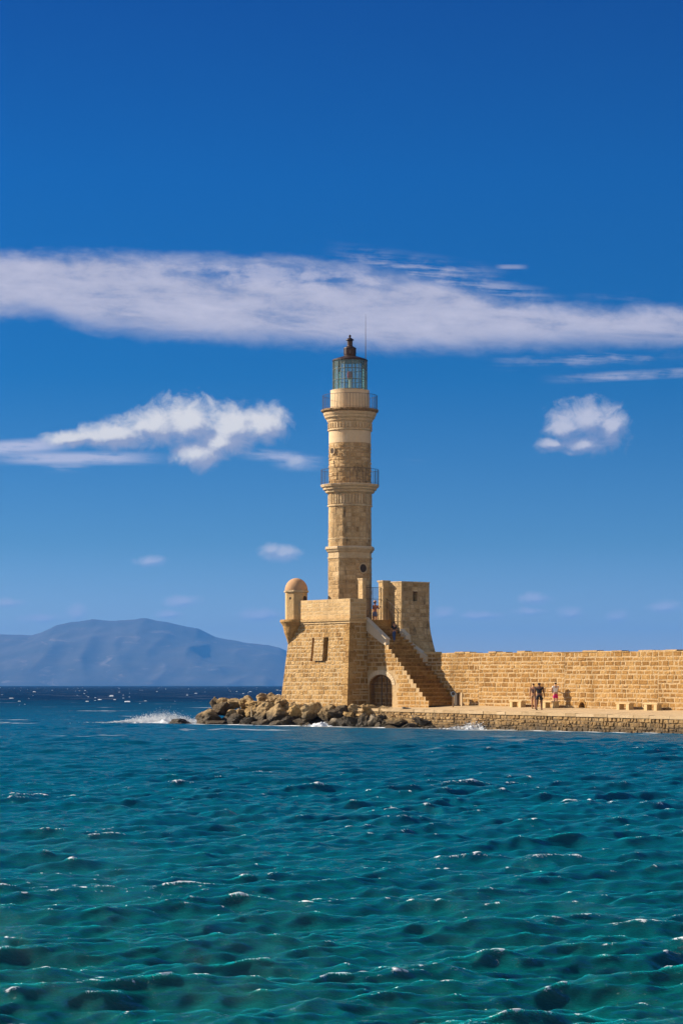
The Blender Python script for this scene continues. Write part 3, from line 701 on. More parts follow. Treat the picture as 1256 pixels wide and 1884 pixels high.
    mb = MB(); d = Vector((math.sin(R(66)), -math.cos(R(66)), 0))*(31.4*pm); mb.tube(C + d + UP*zt(672), C + d + UP*zt(632), .03, .026); mb.tube(C + d + UP*zt(632), C + d + UP*zt(580), .022, .008); mb.build('lightning_rod', M['rod'], t)
    # round windows
    def oculus(th, R_, y, r, par, matback):
        n_ = Vector((math.sin(R(th)), -math.cos(R(th)), 0)); s = Vector((math.cos(R(th)), math.sin(R(th)), 0)); c = C + n_*R_ + UP*zt(y)
        ring = lambda rr, o: [c + s*(rr*math.cos(a)) + UP*(rr*math.sin(a)) + n_*o for a in np.linspace(0, 2*math.pi, 25)[:-1]]
        mb = MB(); mb.grid([ring(r*1.25, -.08), ring(r*1.25, .05), ring(r, .05), ring(r*.96, -.02)], .75, 0, True); w = mb.build('round_window', M['trim'], par)
        mb = MB(); mb.grid([ring(r*.97, -.04), ring(r*.9, .03), ring(r*.85, .028)], .5, 0, True); mb.face(ring(r*.9, .026)); mb.build('window_pane', matback, w)
    oculus(37.5, 41.5*pm*math.cos(R(22.5)) + .03, 1047, .29, low, M['dark']); oculus(-52.5, 38.2*pm + .05, 832, .2, up, M['dark'])
make_lighthouse()

# ------------------------------------------------------------------ staircase
QS, QI = 1.2, -1.09
NR = 14; PB, PT, ZT0 = 9.77, 5.36, 5.33
Z0S = 1.42; RISE = (ZT0 - Z0S)/NR; TREAD = (PB - PT)/NR
NU = 7; RU = (6.72 - ZT0)/NU; TU = (PT - 2.85)/NU
def step_z(p):
    if p >= PB: return zpath(p, .5)
    if p >= PT: return Z0S + RISE*(min(NR - 1, int((PB - p)/TREAD + 1e-6)) + 1)
    return ZT0 + RU*min(NU, int((PT - p)/TU) + 1)
def par_top(p): return 7.12 + (p - 3.23)*(5.74 - 7.12)/(5.4 - 3.23)
ARC = (3.64, 6.05, 1.3, 2.72, .68)     # p0 p1 floor spring rise
def arch_z(p, grow=0.):
    c = (ARC[0] + ARC[1])/2; h = (ARC[1] - ARC[0])/2 + grow; x = (p - c)/h
    if abs(x) >= 1: return None
    return ARC[3] + (ARC[4] + grow)*math.sqrt(1 - x*x)
def make_stairs():
    t = thing('staircase', 'steep stone staircase climbing from the path to the bastion', 'staircase', L(PB, 0, Z0S))
    mb = MB()     # steps
    p = PB; z = Z0S - .2
    for i in range(NR + NU):
        h, tr = (RISE, TREAD) if i < NR else (RU, TU)
        z1 = (Z0S + RISE*(i + 1)) if i < NR else ZT0 + RU*(i - NR + 1)
        q1 = QS if i < NR else QS - .28
        # riser and tread laid of separate blocks
        q = QI
        while q < q1 - .05:
            w = random.uniform(.45, .95); qb = min(q1, q + w)
            if q1 - qb < .25: qb = q1
            tn = random.uniform(0, .6); o = random.uniform(0, .02); zz = z1 + random.uniform(-.012, .006)
            mb.lbox(p - tr - .06, p + o - .045, q + .006, qb - .006, z1 - h - .03, zz - .085, tn)
            mb.lbox(p - tr - .06, p + o, q + .006, qb - .006, zz - .083, zz, min(1, tn + .4)); q = qb
        p -= tr; z = z1
    mb.lbox(1.6, 2.85, QI, .9, 6.3, 6.71, .6)
    mb.build('steps', M['gold'], t)
    mb = MB()     # side wall with its arch
    def top(p): return step_z(p) - .02 if p > 5.4 else par_top(p) - .05
    us = sorted({*np.arange(3.2, PB, .06).round(3), 3.2, 5.401, PB, *[PB - TREAD*i for i in range(NR + 1)], ARC[0] + 1e-4, ARC[1] - 1e-4})
    for a, b in zip(us[:-1], us[1:]):
        if b - a < 1e-5: continue
        c = (a + b)/2; tz = top(c); ta, tb = (tz, tz) if c > 5.4 else (top(a), top(b))
        ba, bb = arch_z(a), arch_z(b); ba = 1.2 if ba is None or arch_z(c) is None else ba; bb = 1.2 if bb is None or arch_z(c) is None else bb
        if arch_z(c) is not None:
            ba = max(ba, ARC[3]); bb = max(bb, ARC[3])
        mb.face([L(a, QS, ba), L(b, QS, bb), L(b, QS, tb), L(a, QS, ta)], 2.)
    f, W, H = quadmap(L(3.2, QS, Z0S - .27), L(PB, QS, Z0S - .27), L(PB, QS, 7.3), L(3.2, QS, 7.3))
    def ok(x, y, v0, v1):
        z1 = Z0S - .27 + v1; z0 = Z0S - .27 + v0
        if z1 > min(top(3.2 + x + .02), top(3.2 + y - .02)) + .03: return False
        for s in np.linspace(x, y, 7):
            az = arch_z(3.2 + s, .3)
            if az is not None and z0 < az - .03: return False
        return True
    rows = [.27 + RISE - .0] + [RISE]*22
    masonry(mb, f, W, H, rows=[.27] + [RISE]*21, sw=(.32, .75), gap=.035, prot=(0, .03), jit=.014, ok=ok)
    # passage behind the arch
    c0, c1 = ARC[0], ARC[1]
    xs = np.linspace(c0, c1, 25); az = [ARC[2] - .1] + [max(ARC[3], arch_z(x) or ARC[3]) for x in xs[1:-1]] + [ARC[2] - .1]
    pr = [(c0, ARC[2] - .1), (c0, ARC[3])] + [(x, z) for x, z in zip(xs[1:-1], az[1:-1])] + [(c1, ARC[3]), (c1, ARC[2] - .1)]
    mb.grid([[L(a, QS, z) for a, z in pr], [L(a, QS - .42, z) for a, z in pr]], .4)
    fb, WB, HB = quadmap(L(c0, QS - .42, 1.2), L(c1, QS - .42, 1.2), L(c1, QS - .42, 3.5), L(c0, QS - .42, 3.5))
    sheet(mb, fb, WB, HB); masonry(mb, fb, WB, HB, sw=(.3, .6), prot=(0, .03))
    # far ends
    mb.face([L(3.2, QI - .1, 1), L(3.2, QS, 1), L(3.2, QS, 7.05), L(3.2, QI - .1, 7.05)], .5)
    mb.build('side_wall', M['gold'], t)
    mb = MB()     # arch stones
    A_ = np.linspace(0, math.pi, 18); c = (c0 + c1)/2; h = (c1 - c0)/2
    for a, b in zip(A_[:-1], A_[1:]):
        tn = random.uniform(.5, 1); g = .012
        q = lambda an, gr: L(c - (h + gr)*math.cos(an), QS + .03, ARC[3] + (ARC[4] + gr)*math.sin(an))
        fr = [q(a + g, .0), q(b - g, .0), q(b - g, .3), q(a + g, .3)]; bk = [x - AV*.14 for x in fr]
        mb.face(fr, tn); 
        for i in range(4): mb.face([fr[i], fr[(i+1) % 4], bk[(i+1) % 4], bk[i]], tn)
    mb.build('arch_stones', M['plaster'], t)
    mb = MB()     # outer parapet beside the upper flight
    pts = [(3.2, par_top(3.2)), (5.42, par_top(5.42)), (5.42, ZT0 - .05), (3.2, ZT0 - .05)]
    A = [L(p, QS + .03, z) for p, z in pts]; B = [L(p, QS - .28, z) for p, z in pts]
    nb = [L(3.2, QS + .03, par_top(3.2)), L(5.42, QS + .03, par_top(5.42)), L(5.42, QS + .03, ZT0 - .0), L(5.0, QS + .03, ZT0 + .1), L(3.2, QS + .03, par_top(3.2) - .75)]
    mb.face(nb, .7); mb.face([A[1], B[1], B[2], A[2]], .8); mb.face([A[0], A[1], B[1], B[0]], .8); mb.face(B, .5)
    dn = Vector((0, 0, -.7))
    mb.box(L(4.31, QS - .125, (par_top(3.2) + par_top(5.42))/2 + .015), (L(5.45, 0, par_top(5.45)) - L(3.17, 0, par_top(3.17)))/2, AV*.19, UP*.035, .8)
    mb.build('sloping_parapet', M['white'], t)
    mb = MB()     # inner kerb against the guard tower
    def kerb(p0, z0, p1, z1, zb0, zb1):
        P = [(p0, z0), (p1, z1), (p1, zb1), (p0, zb0)]
        a = [L(p, QI + .16, z) for p, z in P]; b = [L(p, QI - .22, z) for p, z in P]
        mb.face(a, .7); mb.face(b, .6)
        for i in range(4): mb.face([a[i], a[(i+1) % 4], b[(i+1) % 4], b[i]], .75)
    kerb(4.2, 6.45, 4.85, 6.0, 5.3, 5.3); kerb(4.852, 5.62, 6.9, 4.62, 5.0, 4.0)
    mb.build('inner_kerb', M['white'], t)
    # barred gate of the arch
    mb = MB(); q = QS - .14
    gp = lambda p, z: L(p, q, z)
    for p in np.linspace(c0 + .06, c1 - .06, 17):
        z = max(ARC[3], (arch_z(p) or ARC[3])) - .03; mb.tube(gp(p, 1.36), gp(p, z), .010, n=5)
    for z in (1.45, 2.1, 2.75): mb.tube(gp(c0 + .03, z), gp(c1 - .03, z), .014, n=5)
    mb.tube(gp(c0 + 1.15, 1.36), gp(c0 + 1.15, 3.34), .024, n=6); mb.tube(gp(c0 + 1.7, 1.36), gp(c0 + 1.7, 3.3), .022, n=6)
    mb.build('barred_gate', M['iron'], t)
make_stairs()
def make_handrail():
    t = thing('handrail', 'thin dark iron handrail on the inner side of the upper steps', 'handrail', L(4, QI + .3, 6))
    mb = MB(); q = QI + .22
    rail = lambda p: 8.50 - (p - 2.85)*.72
    mb.tube(L(2.85, q, rail(2.85)), L(4.15, q, rail(4.15)), .02, n=6); mb.tube(L(2.85, q, rail(2.85) - .5), L(4.15, q, rail(4.15) - .5), .016, n=6)
    mb.build('rail', M['iron'], t)
    for p in (2.9, 3.45, 4.1): mb = MB(); mb.tube(L(p, q, step_z(p) - .05), L(p, q, rail(p)), .018, n=6); mb.build('post', M['iron'], t)
make_handrail()

# ------------------------------------------------------------------ gateway at the head of the stairs
def make_gateway():
    t = thing('gateway', 'two pale stone gate piers with a barred iron gate at the stair head', 'gate', L(2.6, 0, 6.72))
    def pier(q0, q1, z1, capo):
        mb = MB(); f0 = (2.32, 2.80)
        for a, b in (((f0[0], q1), (f0[1], q1)), ((f0[1], q1), (f0[1], q0))):
            f, W, H = quadmap(L(*a, 6.5), L(*b, 6.5), L(*b, z1), L(*a, z1)); sheet(mb, f, W, H); masonry(mb, f, W, H, (.3, .4), (.3, .5), .015, (0, .012), .005, tones=(.4, 1))
        mb.face([L(f0[0], q0, 6.5), L(f0[1], q0, 6.5), L(f0[1], q0, z1), L(f0[0], q0, z1)]); mb.face([L(f0[0], q0, 6.5), L(f0[0], q1, 6.5), L(f0[0], q1, z1), L(f0[0], q0, z1)])
        mb.face([L(f0[0], q0, z1), L(f0[1], q0, z1), L(f0[1], q1, z1), L(f0[0], q1, z1)])
        o = mb.build('gate_pier', M['parapet'], t)
        mb = MB(); mb.lbox(f0[0] - capo, f0[1] + capo, q0 - capo, q1 + capo, z1 + .002, z1 + .09); mb.lbox(f0[0] - capo/2, f0[1] + capo/2, q0 - capo/2, q1 + capo/2, z1 - .06, z1 - .001); mb.build('pier_cap', M['trim'], o)
    pier(.84, 1.10, 9.72, .04); pier(-1.15, -.62, 9.62, .07)
    def leaf(qa, qb):
        mb = MB(); p = 2.6
        n = 8
        for i in range(n): q = qa + (qb - qa)*i/(n-1); mb.tube(L(p, q, 6.75), L(p, q, 9.24), .010 if 0 < i < n-1 else .017, n=5)
        for z in (6.85, 8.45, 9.22): mb.tube(L(p, qa, z), L(p, qb, z), .014, n=5)
        mb.build('gate_leaf', M['iron'], t)
    leaf(.82, .12); leaf(.09, -.60)
make_gateway()

# ------------------------------------------------------------------ guard tower right of the stairs
def make_guard():
    t = thing('guard_tower', 'squat square stone guard tower with flared foot behind the stairs', 'guard tower', L(3.2, -2.3, 4))
    p0, p1, q0, q1 = 2.22, 4.16, -3.52, -1.12; zb, zt_ = 7.0, 9.56; zf = 4.2
    mb = MB()
    f, W, H = quadmap(L(p0, q1, 5), L(p1, q1, 5), L(p1, q1, zt_), L(p0, q1, zt_)); sheet(mb, f, W, H); masonry(mb, f, W, H, (.26, .34), (.3, .6), .022, (0, .018), .008, tones=(.3, 1))
    f, W, H = quadmap(L(p1, q1, zb), L(p1, q0, zb), L(p1, q0, zt_), L(p1, q1, zt_))
    hole = (.98, 1.36, 1.3, 1.95)
    sheet(mb, f, W, H, [hole], depth=.5, backmat=1); masonry(mb, f, W, H, (.26, .36), (.3, .6), .025, (0, .02), .01, holes=[hole])
    fl = .45
    n = 6
    for i in range(n):      # flared foot, in shallow steps of slope
        a, b = i/n, (i+1)/n; ea, eb = fl*(a**1.5), fl*(b**1.5); za, zb_ = zb - (zb - zf)*a, zb - (zb - zf)*b
        f, W, H = quadmap(L(p1 + eb, q1, zb_), L(p1 + eb, q0 - eb, zb_), L(p1 + ea, q0 - ea, za), L(p1 + ea, q1, za)); sheet(mb, f, W, H); masonry(mb, f, W, H, (.4, .5), (.4, .8), .03, (0, .03), .012, rows=[H])
        mb.face([L(p1 + eb, q1, zb_), L(p1 + ea, q1, za), L(p0, q1, za), L(p0, q1, zb_)], .4); mb.face([L(p1 + eb, q0 - eb, zb_), L(p1 + ea, q0 - ea, za), L(p0, q0 - ea, za), L(p0, q0 - eb, zb_)], .4)
    mb.face([L(p0, q0, 4), L(p0, q1, 4), L(p0, q1, zt_), L(p0, q0, zt_)]); mb.face([L(p0, q0, zb), L(p1, q0, zb), L(p1, q0, zt_), L(p0, q0, zt_)])
    mb.face([L(p0, q0, zt_ - .02), L(p1, q0, zt_ - .02), L(p1, q1, zt_ - .02), L(p0, q1, zt_ - .02)])
    mb.build('tower_wall', [M['tower'], M['dark']], t)
    mb = MB()
    mb.lbox(p0, p1 + .03, q1 - .3, q1 + .03, zt_ - .015, zt_ + .06, .7); mb.lbox(p1 - .3, p1 + .03, q0 - .02, q1 - .303, zt_ - .015, zt_ + .06, .7); mb.lbox(p0, p1 - .303, q0 - .02, q0 + .3, zt_ - .015, zt_ + .058, .7)
    mb.build('coping', M['trim'], t)
    mb = MB(); mb.lbox(p1 - .1, p1 + .03, -2.52, -2.06, zb + 1.97, zb + 2.07, .8); mb.build('window_lintel', M['trim'], t)
make_guard()

# ------------------------------------------------------------------ benches and small fittings on the quay
def make_benches():
    mbs = MB(); mbs.lbox(16.25 - .68, 16.25 + .68, -.95, -.45, .34, .44, .7)
    spots = [16.25, 19.3, 25.75, 28.05]
    labs = ['pale stone bench nearest the staircase', 'pale stone bench behind the walkers', 'pale stone bench at the right, third along the wall from the stairs', 'pale stone bench farthest from the stairs at the right edge']
    first = None
    for k, p in enumerate(spots):
        base = L(p, -.62, zpath(p, -.62))
        if first is None:
            t = thing('stone_bench', labs[0], 'bench', base, 'stone benches along the breakwater wall'); first = t
            mb = MB(); z = base.z
            mb.lbox(p - .60, p + .60, -.84, -.40, z + .35, z + .42, .7); mb.build('seat', M['bench'], t)
            for s in (-.4, .4):
                mb = MB(); mb.lbox(p + s - .12, p + s + .12, -.82, -.42, z - .02, z + .337, .6); mb.build('leg', M['bench'], t)
        else:
            t = first.copy(); COL.objects.link(t); t.location = base; t['label'] = labs[k]
            for ch in list(first.children):
                c = ch.copy(); COL.objects.link(c); c.parent = t
make_benches()
def make_fittings():
    p, q = 11.37, .5; b = L(p, q, zpath(p, q))
    t = thing('viewing_scope', 'slim brown post with a round blue grey head at the foot of the stairs', 'viewer', b)
    mb = MB(); mb.tube(b - UP*.02, b + UP*.72, .045, .035, 8); mb.build('post', M['brownwood'], t)
    mb = MB(); c = b + UP*.86; mb.tube(c - Vector((0, .08, 0)), c + Vector((0, .08, 0)), .15, n=18); mb.tube(c - UP*.2, c - UP*.12, .05, n=8); hd = mb.build('head', M['bluegrey'], t)
    mb = MB(); mb.tube(c - Vector((0, .1, 0)), c - Vector((0, .082, 0)), .1, n=14); mb.build('eyepiece', M['iron'], hd)
    p, q = 10.75, -.5; b = L(p, q, zpath(p, q))
    t = thing('litter_bin', 'dark litter bin hung between two pale posts by the wall', 'bin', b)
    for s in (-.36, .3):
        mb = MB(); mb.lbox(p + s - .05, p + s + .05, q - .05, q + .05, b.z - .02, b.z + .86); mb.build('post', M['wood'], t)
    mb = MB(); mb.lbox(p - .3, p - .02, q - .13, q + .13, b.z + .06, b.z + .8); mb.lbox(p - .32, p + .0, q - .15, q + .15, b.z + .8, b.z + .84); mb.build('container', M['iron'], t)
    mb = MB(); mb.lbox(p + .0, p + .25, q - .03, q + .03, b.z + .08, b.z + .78); mb.build('back_board', M['brownwood'], t)
make_fittings()

# ------------------------------------------------------------------ rock heap
M['rock'] = stone('tan_boulder', (.14, .085, .035), (.36, .245, .115), (.58, .43, .23), (.4, .3, .2), 1.1, 1., stain=.35, bscale=1.8, wet=(.52, 1.05, .9))
M['rockgold'] = stone('golden_boulder', (.22, .13, .05), (.43, .28, .11), (.55, .4, .2), (.4, .3, .2), 1., .9, stain=.2, bscale=1.8, wet=(.35, .8, .8))
M['rockdark'] = stone('dark_wet_boulder', (.035, .025, .017), (.105, .075, .042), (.23, .165, .09), (.2, .15, .1), 1.1, 1., stain=.5, bscale=1.8, wet=(.45, 1.0, .8))
M['rockgrey'] = stone('grey_boulder', (.13, .10, .07), (.29, .235, .165), (.44, .37, .27), (.3, .3, .3), 1., .8, stain=.3, bscale=1.6, wet=(.2, .6, .5))
def boulder(loc, w, h, dp, mat, seed, sub=4, tilt=0):
    rnd = random.Random(seed)
    bm = bmesh.new(); bmesh.ops.create_icosphere(bm, subdivisions=sub, radius=1)
    pl = []
    for i in range(13):
        n = Vector((rnd.gauss(0, 1), rnd.gauss(0, 1), rnd.gauss(0, .8))).normalized(); pl.append((n, rnd.uniform(.42, .9)))
    of = Vector((rnd.uniform(0, 50),)*3)
    rot = Matrix.Rotation(rnd.uniform(-.25, .25) + tilt, 4, 'Y') @ Matrix.Rotation(rnd.uniform(0, 6.28), 4, 'Z')
    sz = []
    for v in bm.verts:
        d = v.co.normalized(); r = 1.1
        for n, k in pl:
            c = d.dot(n)
            if c > .05: r = min(r, k/c)
        q = d*r
        r *= 1 + .16*noise.fractal(q*1.6 + of, .8, 2.2, 6) - .16*abs(noise.noise(q*2.6 + of)) + .09*noise.noise(q*6 + of) - .06*abs(noise.noise(q*11 + of))
        v.co = d*r
    xs = [max(abs(v.co[i]) for v in bm.verts) for i in range(3)]
    for v in bm.verts: v.co = Vector((v.co.x/xs[0]*w/2, v.co.y/xs[1]*dp/2, v.co.z/xs[2]*h/2))
    bm.transform(Matrix.Rotation(tilt, 4, 'Y'))
    me = bpy.data.meshes.new('boulder'); bm.to_mesh(me); bm.free()
    a = me.attributes.new('tone', 'FLOAT', 'FACE'); a.data.foreach_set('value', np.full(len(me.polygons), rnd.uniform(.2, .9), np.float32))
    me.materials.append(mat); o = bpy.data.objects.new('boulder', me); COL.objects.link(o); o.location = loc
    o['physics_pile'] = 1
    del o['physics_pile']
    return o
def dfront(px): return np.interp(px, [300, 355, 430, 540, 620, 700, 800, 850], [168, 165.5, 162, 157.5, 154, 151, 148, 146])
T, K, Dk, Gy = 'rock', 'rockgold', 'rockdark', 'rockgrey'
ROCKS = [   # px, py, width px, height px, metres behind the water line, kind, tilt, label
 (330, 1330, 54, 15, .3, Dk, 0, 'flat dark rock slab awash beside the splash at the heap tip'),
 (383, 1319, 64, 36, .6, T, .2, 'big layered brown boulder at the seaward tip of the heap'),
 (398, 1330, 38, 15, .1, T, 0, 'low tan boulder at the waterline under the big layered one'),
 (430, 1325, 34, 24, .4, Dk, 0, 'dark wet boulder at the waterline left of the stick'),
 (457, 1326, 34, 22, .4, Dk, 0, 'dark wet boulder at the waterline around the stick'),
 (488, 1331, 46, 14, .2, Gy, 0, 'low pale rock awash just right of the stick'),
 (509, 1330, 40, 14, .1, Gy, -.25, 'pale tilted slab at the waterline below the bastion left corner'),
 (532, 1325, 30, 24, .5, Dk, 0, 'black boulder at the waterline right of the pale tilted slab'),
 (404, 1303, 38, 28, 1.8, Dk, .2, 'dark rugged boulder above the big layered one at the tip'),
 (431, 1309, 30, 22, 1.4, T, 0, 'tan boulder in the middle of the heap left of the stick'),
 (444, 1310, 20, 18, 1.2, T, 0, 'small brown boulder just left of the round one behind the stick'),
 (461, 1309, 30, 20, 1.3, K, 0, 'rounded tan boulder directly behind the stick'),
 (487, 1306, 46, 28, 1.6, T, -.45, 'slanting tan boulder right of the stick'),
 (513, 1312, 44, 34, 1.1, T, -.2, 'large tan boulder in front of the bastion left corner'),
 (548, 1309, 30, 26, 1.2, K, 0, 'golden boulder below the bastion recess, left of the sloping one'),
 (395, 1292, 18, 20, 2.8, Dk, 0, 'small dark boulder at the left end of the heap skyline'),
 (411, 1292, 26, 16, 3.0, T, 0, 'brown boulder on the skyline, second from its left end'),
 (432, 1292, 30, 20, 3.0, T, 0, 'brown boulder on the skyline, third from its left end'),
 (453, 1286, 26, 15, 3.6, T, 0, 'reddish brown boulder on the skyline above the golden round one'),
 (449, 1295, 17, 17, 2.6, K, 0, 'small round golden boulder near the top of the heap'),
 (473, 1295, 40, 19, 2.4, K, -.1, 'bright sunlit tan boulder near the top of the heap'),
 (479, 1282, 32, 17, 4.0, T, 0, 'highest tan boulder of the heap left of the bastion'),
 (498, 1281, 18, 13, 4.2, T, 0, 'small boulder on the skyline touching the highest one'),
 (509, 1287, 36, 18, 3.4, T, 0, 'tan boulder leaning on the bastion left corner'),
 (526, 1294, 42, 18, 2.4, T, .1, 'long tan boulder under the foot of the bastion left edge'),
 (580, 1294, 17, 15, 2.6, T, 0, 'small pointed boulder against the bastion below its recess'),
 (604, 1294, 40, 20, 2.4, T, .1, 'peaked boulder against the bastion near its right corner'),
 (574, 1311, 46, 32, 1.3, T, -.4, 'long sloping tan boulder above the white wash'),
 (601, 1312, 36, 30, 1.3, T, -.2, 'ridged brown boulder just above the white wash'),
 (627, 1310, 44, 30, 1.2, Dk, 0, 'black hollowed boulder under the bastion right corner'),
 (632, 1301, 30, 14, 1.9, T, 0, 'flat tan boulder on top of the black hollowed one'),
 (653, 1307, 32, 22, 1.5, T, 0, 'tan boulder below the shaded side of the bastion'),
 (641, 1316, 19, 15, 1.0, K, 0, 'small light boulder wedged right of the black hollowed one'),
 (667, 1303, 16, 16, 2.0, T, 0, 'small boulder at the path edge left of the arched gate'),
 (679, 1308, 34, 22, 1.4, K, 0, 'bright tan boulder below the left jamb of the arched gate'),
 (706, 1310, 37, 28, 1.4, T, 0, 'big upright tan boulder below the arched gate'),
 (727, 1314, 17, 18, 1.3, Gy, 0, 'small grey boulder between the two upright ones'),
 (745, 1313, 32, 24, 1.2, Gy, 0, 'rounded grey boulder below the lowest steps'),
 (767, 1322, 24, 22, .9, Gy, 0, 'small grey boulder just right of the rounded grey one'),
 (783, 1331, 50, 18, .5, Dk, .35, 'dark slab sloping down at the right end of the heap'),
 (735, 1329, 56, 17, .6, K, .05, 'long olive brown boulder lying along the waterline'),
 (750, 1336, 38, 12, .2, Dk, 0, 'black rock at the waterline under the long olive one'),
 (786, 1338, 34, 8, .1, Gy, -.15, 'low pale rock awash under the dark sloping slab'),
 (695, 1335, 20, 13, .2, T, 0, 'small brown rock at the waterline left of the long olive one'),
 (709, 1333, 16, 14, .3, T, 0, 'small upright brown rock touching the left end of the long olive one'),
 (686, 1324, 22, 28, .7, Gy, 0, 'tall grey streaked rock between black boulders below the gate'),
 (702, 1322, 26, 22, .9, Dk, 0, 'black boulder right of the tall grey streaked rock'),
 (670, 1326, 28, 26, .6, Dk, 0, 'black boulder left of the tall grey streaked rock'),
 (650, 1327, 32, 26, .5, Dk, 0, 'dark brown boulder at the waterline below the shaded bastion side'),
 (630, 1329, 26, 22, .4, Dk, 0, 'dark boulder at the waterline under the black hollowed one'),
 (612, 1331, 26, 19, .2, Gy, 0, 'grey brown boulder at the right end of the white wash'),
 (723, 1338, 30, 9, .1, T, 0, 'flat brown rock awash below the long olive one'),
 (561, 1303, 17, 18, 1.8, Dk, 0, 'small dark boulder between the golden and the sloping one'),
 (553, 1328, 26, 9, .2, T, 0, 'flat brown rock awash left of the white wash'),
 (835, 1340, 16, 8, .2, Dk, 0, 'small black rock awash at the foot of the quay wall'),
 (803, 1337, 18, 11, .3, Dk, .2, 'small black rock between the heap and the quay wall'),
 (588, 1296, 26, 12, 2.2, T, 0, 'low tan boulder between the pointed and the peaked one'),
 (545, 1297, 24, 13, 2.2, T, 0, 'low tan boulder against the bastion under its left third'),
]
for i, (px, py, w, h, bk, kd, tl, lab) in enumerate(ROCKS):
    d = float(dfront(px)) + bk*1.35; s = d/F
    loc = px2w(px, py, d); W = w*s*1.12; H = h*s*1.25
    o = boulder(loc - UP*(H*.06), W, H, max(W*.9, H*1.1), M[kd], 100 + i*7, 4 if w > 18 else 3, tl)
    tag(o, lab, 'boulder', 'boulders heaped below the bastion')
def make_mound():
    rows = []
    for p in np.linspace(-10.5, 13, 60):
        r = []
        e = np.interp(p, [-10.5, -9, 10, 13], [0, 1, 1, 0])
        for s in np.linspace(0, 1, 16):
            q = np.interp(p, [-10.6, 12.7], [5.5, 3.0]) - s*np.interp(p, [-10.5, -4, 13], [4.2, 6.5, 2])
            z = (-.5 + 1.55*math.sin(min(1, s*1.7)*math.pi/2)*e) if s < .7 else -.5 + e*1.55*(1 - (s-.7)/.3*.9)
            z += .22*noise.fractal(Vector((p*.9, q*.9, 3)), .9, 2., 4)
            r.append(L(p, q, z))
        rows.append(r)
    mb = MB(); mb.grid(rows, .4); o = mb.build('rocky_ground', M['rockdark'], smooth=True); tag(o, 'dark rocky ground under the boulder heap', 'ground', kind='structure')
make_mound()
mb = MB(); b = px2w(463, 1319, float(dfront(463)) + .2); mb.tube(b, b + Vector((-.03, .1, .62)), .045, .03, 7); mb.tube(b + Vector((-.03, .1, .62)), b + Vector((.03, .12, .74)), .03, .012, 7)
o = mb.build('driftwood_stick', M['wood'], loc=b); tag(o, 'bleached driftwood stick standing among the rocks', 'stick')

# ------------------------------------------------------------------ splashes
def splash(label, c, wx, wy, hmax, n, name, lumps, seed, dr=(.012, .04)):
    rnd = random.Random(seed); mb = MB()
    for i in range(n):
        a = rnd.gauss(0, .36); x = a*wx; env = math.exp(-(a/.42)**2)
        z = abs(rnd.gauss(0, .4))*hmax*env + .02; y = rnd.gauss(0, .3)*wy; s = rnd.uniform(*dr)*(1.25 - .6*min(1, z/hmax))
        P = c + Vector((x + .25*z, y, z)); e = [Vector((rnd.gauss(0, 1), rnd.gauss(0, 1), rnd.gauss(0, 1.)))*s for _ in range(3)]
        v = [P + e[0], P + e[1], P + e[2], P - (e[0] + e[1] + e[2])*.7]
        for t in ((0, 1, 2), (0, 1, 3), (1, 2, 3), (0, 2, 3)): mb.face([v[k] for k in t])
    rows = []
    for j in range(28):       # broken water at its foot
        t = j/27 - .5; r = []
        for i in range(70):
            s = i/69 - .5; k = max(0, 1 - (2*s)**2)*max(0, 1 - (2*t)**2)
            nz = noise.fractal(Vector((s*wx*1.5, t*wy*1.5, seed)), .8, 2.1, 5)
            r.append(c + Vector((s*wx*1.15, t*wy*1.6, -.28 + (k**.6)*(.26 + lumps) + nz*.26*(.3 + k))))
        rows.append(r)
    mb.grid(rows)
    o = mb.build(name, M['foamwhite'], loc=c); tag(o, label, 'splash')
c = px2w(296, 1333, 168.5); c.z = 0; splash('white wave splash bursting at the seaward tip of the rocks', c, 5.4, 2.4, .85, 15000, 'splash', .22, 3, (.006, .022))
c = px2w(878, 1336, 144.6); c.z = 0; splash('small white splash against the foot of the quay wall', c, 2.9, .8, .62, 900, 'splash', .08, 5, (.01, .03))
c = px2w(594, 1329, 155.); c.z = .0; splash('white wash draining between the rocks below the bastion', c, 1.9, 1.1, .3, 500, 'splash', .2, 8, (.01, .03))

def whitecaps():
    rnd = random.Random(21); mb = MB()
    for i in range(360):
        d = math.exp(rnd.uniform(math.log(300), math.log(4200))); x = rnd.uniform(-.2, .2)*d
        if 140 < d < 178 and x > -14: continue
        sc = .5 + .5*min(2.2, (d/300)**.5); w = min(1.0, rnd.lognormvariate(0, .6)*.42)*sc; h = rnd.uniform(.05, .15)*sc; n = 14; rows = []; h *= min(1.25, .45 + w*.6)
        for j, (yo, zz) in enumerate(((-.35, -.3), (-.2, .35), (0, 1), (.3, .4), (.5, -.3))):
            rows.append([Vector((x + w*(k/(n-1) - .5), d + w*(yo*.6 + .22*noise.noise(Vector((k*.5, i, 0)))), -.05 + h*(zz*max(0, 1 - (2*k/(n-1) - 1)**2)**.5*(.55 + .9*abs(noise.noise(Vector((k*.9, i*3.1, j*.4))))) + .6))) for k in range(n)])
        for r in rows:
            for q in (0, -1): r[q] = r[q] - UP*.3
        mb.grid(rows)
    o = mb.build('whitecap_foam', M['foamwhite']); tag(o, 'scattered white foam crests on the open sea', 'foam', kind='stuff')
whitecaps()

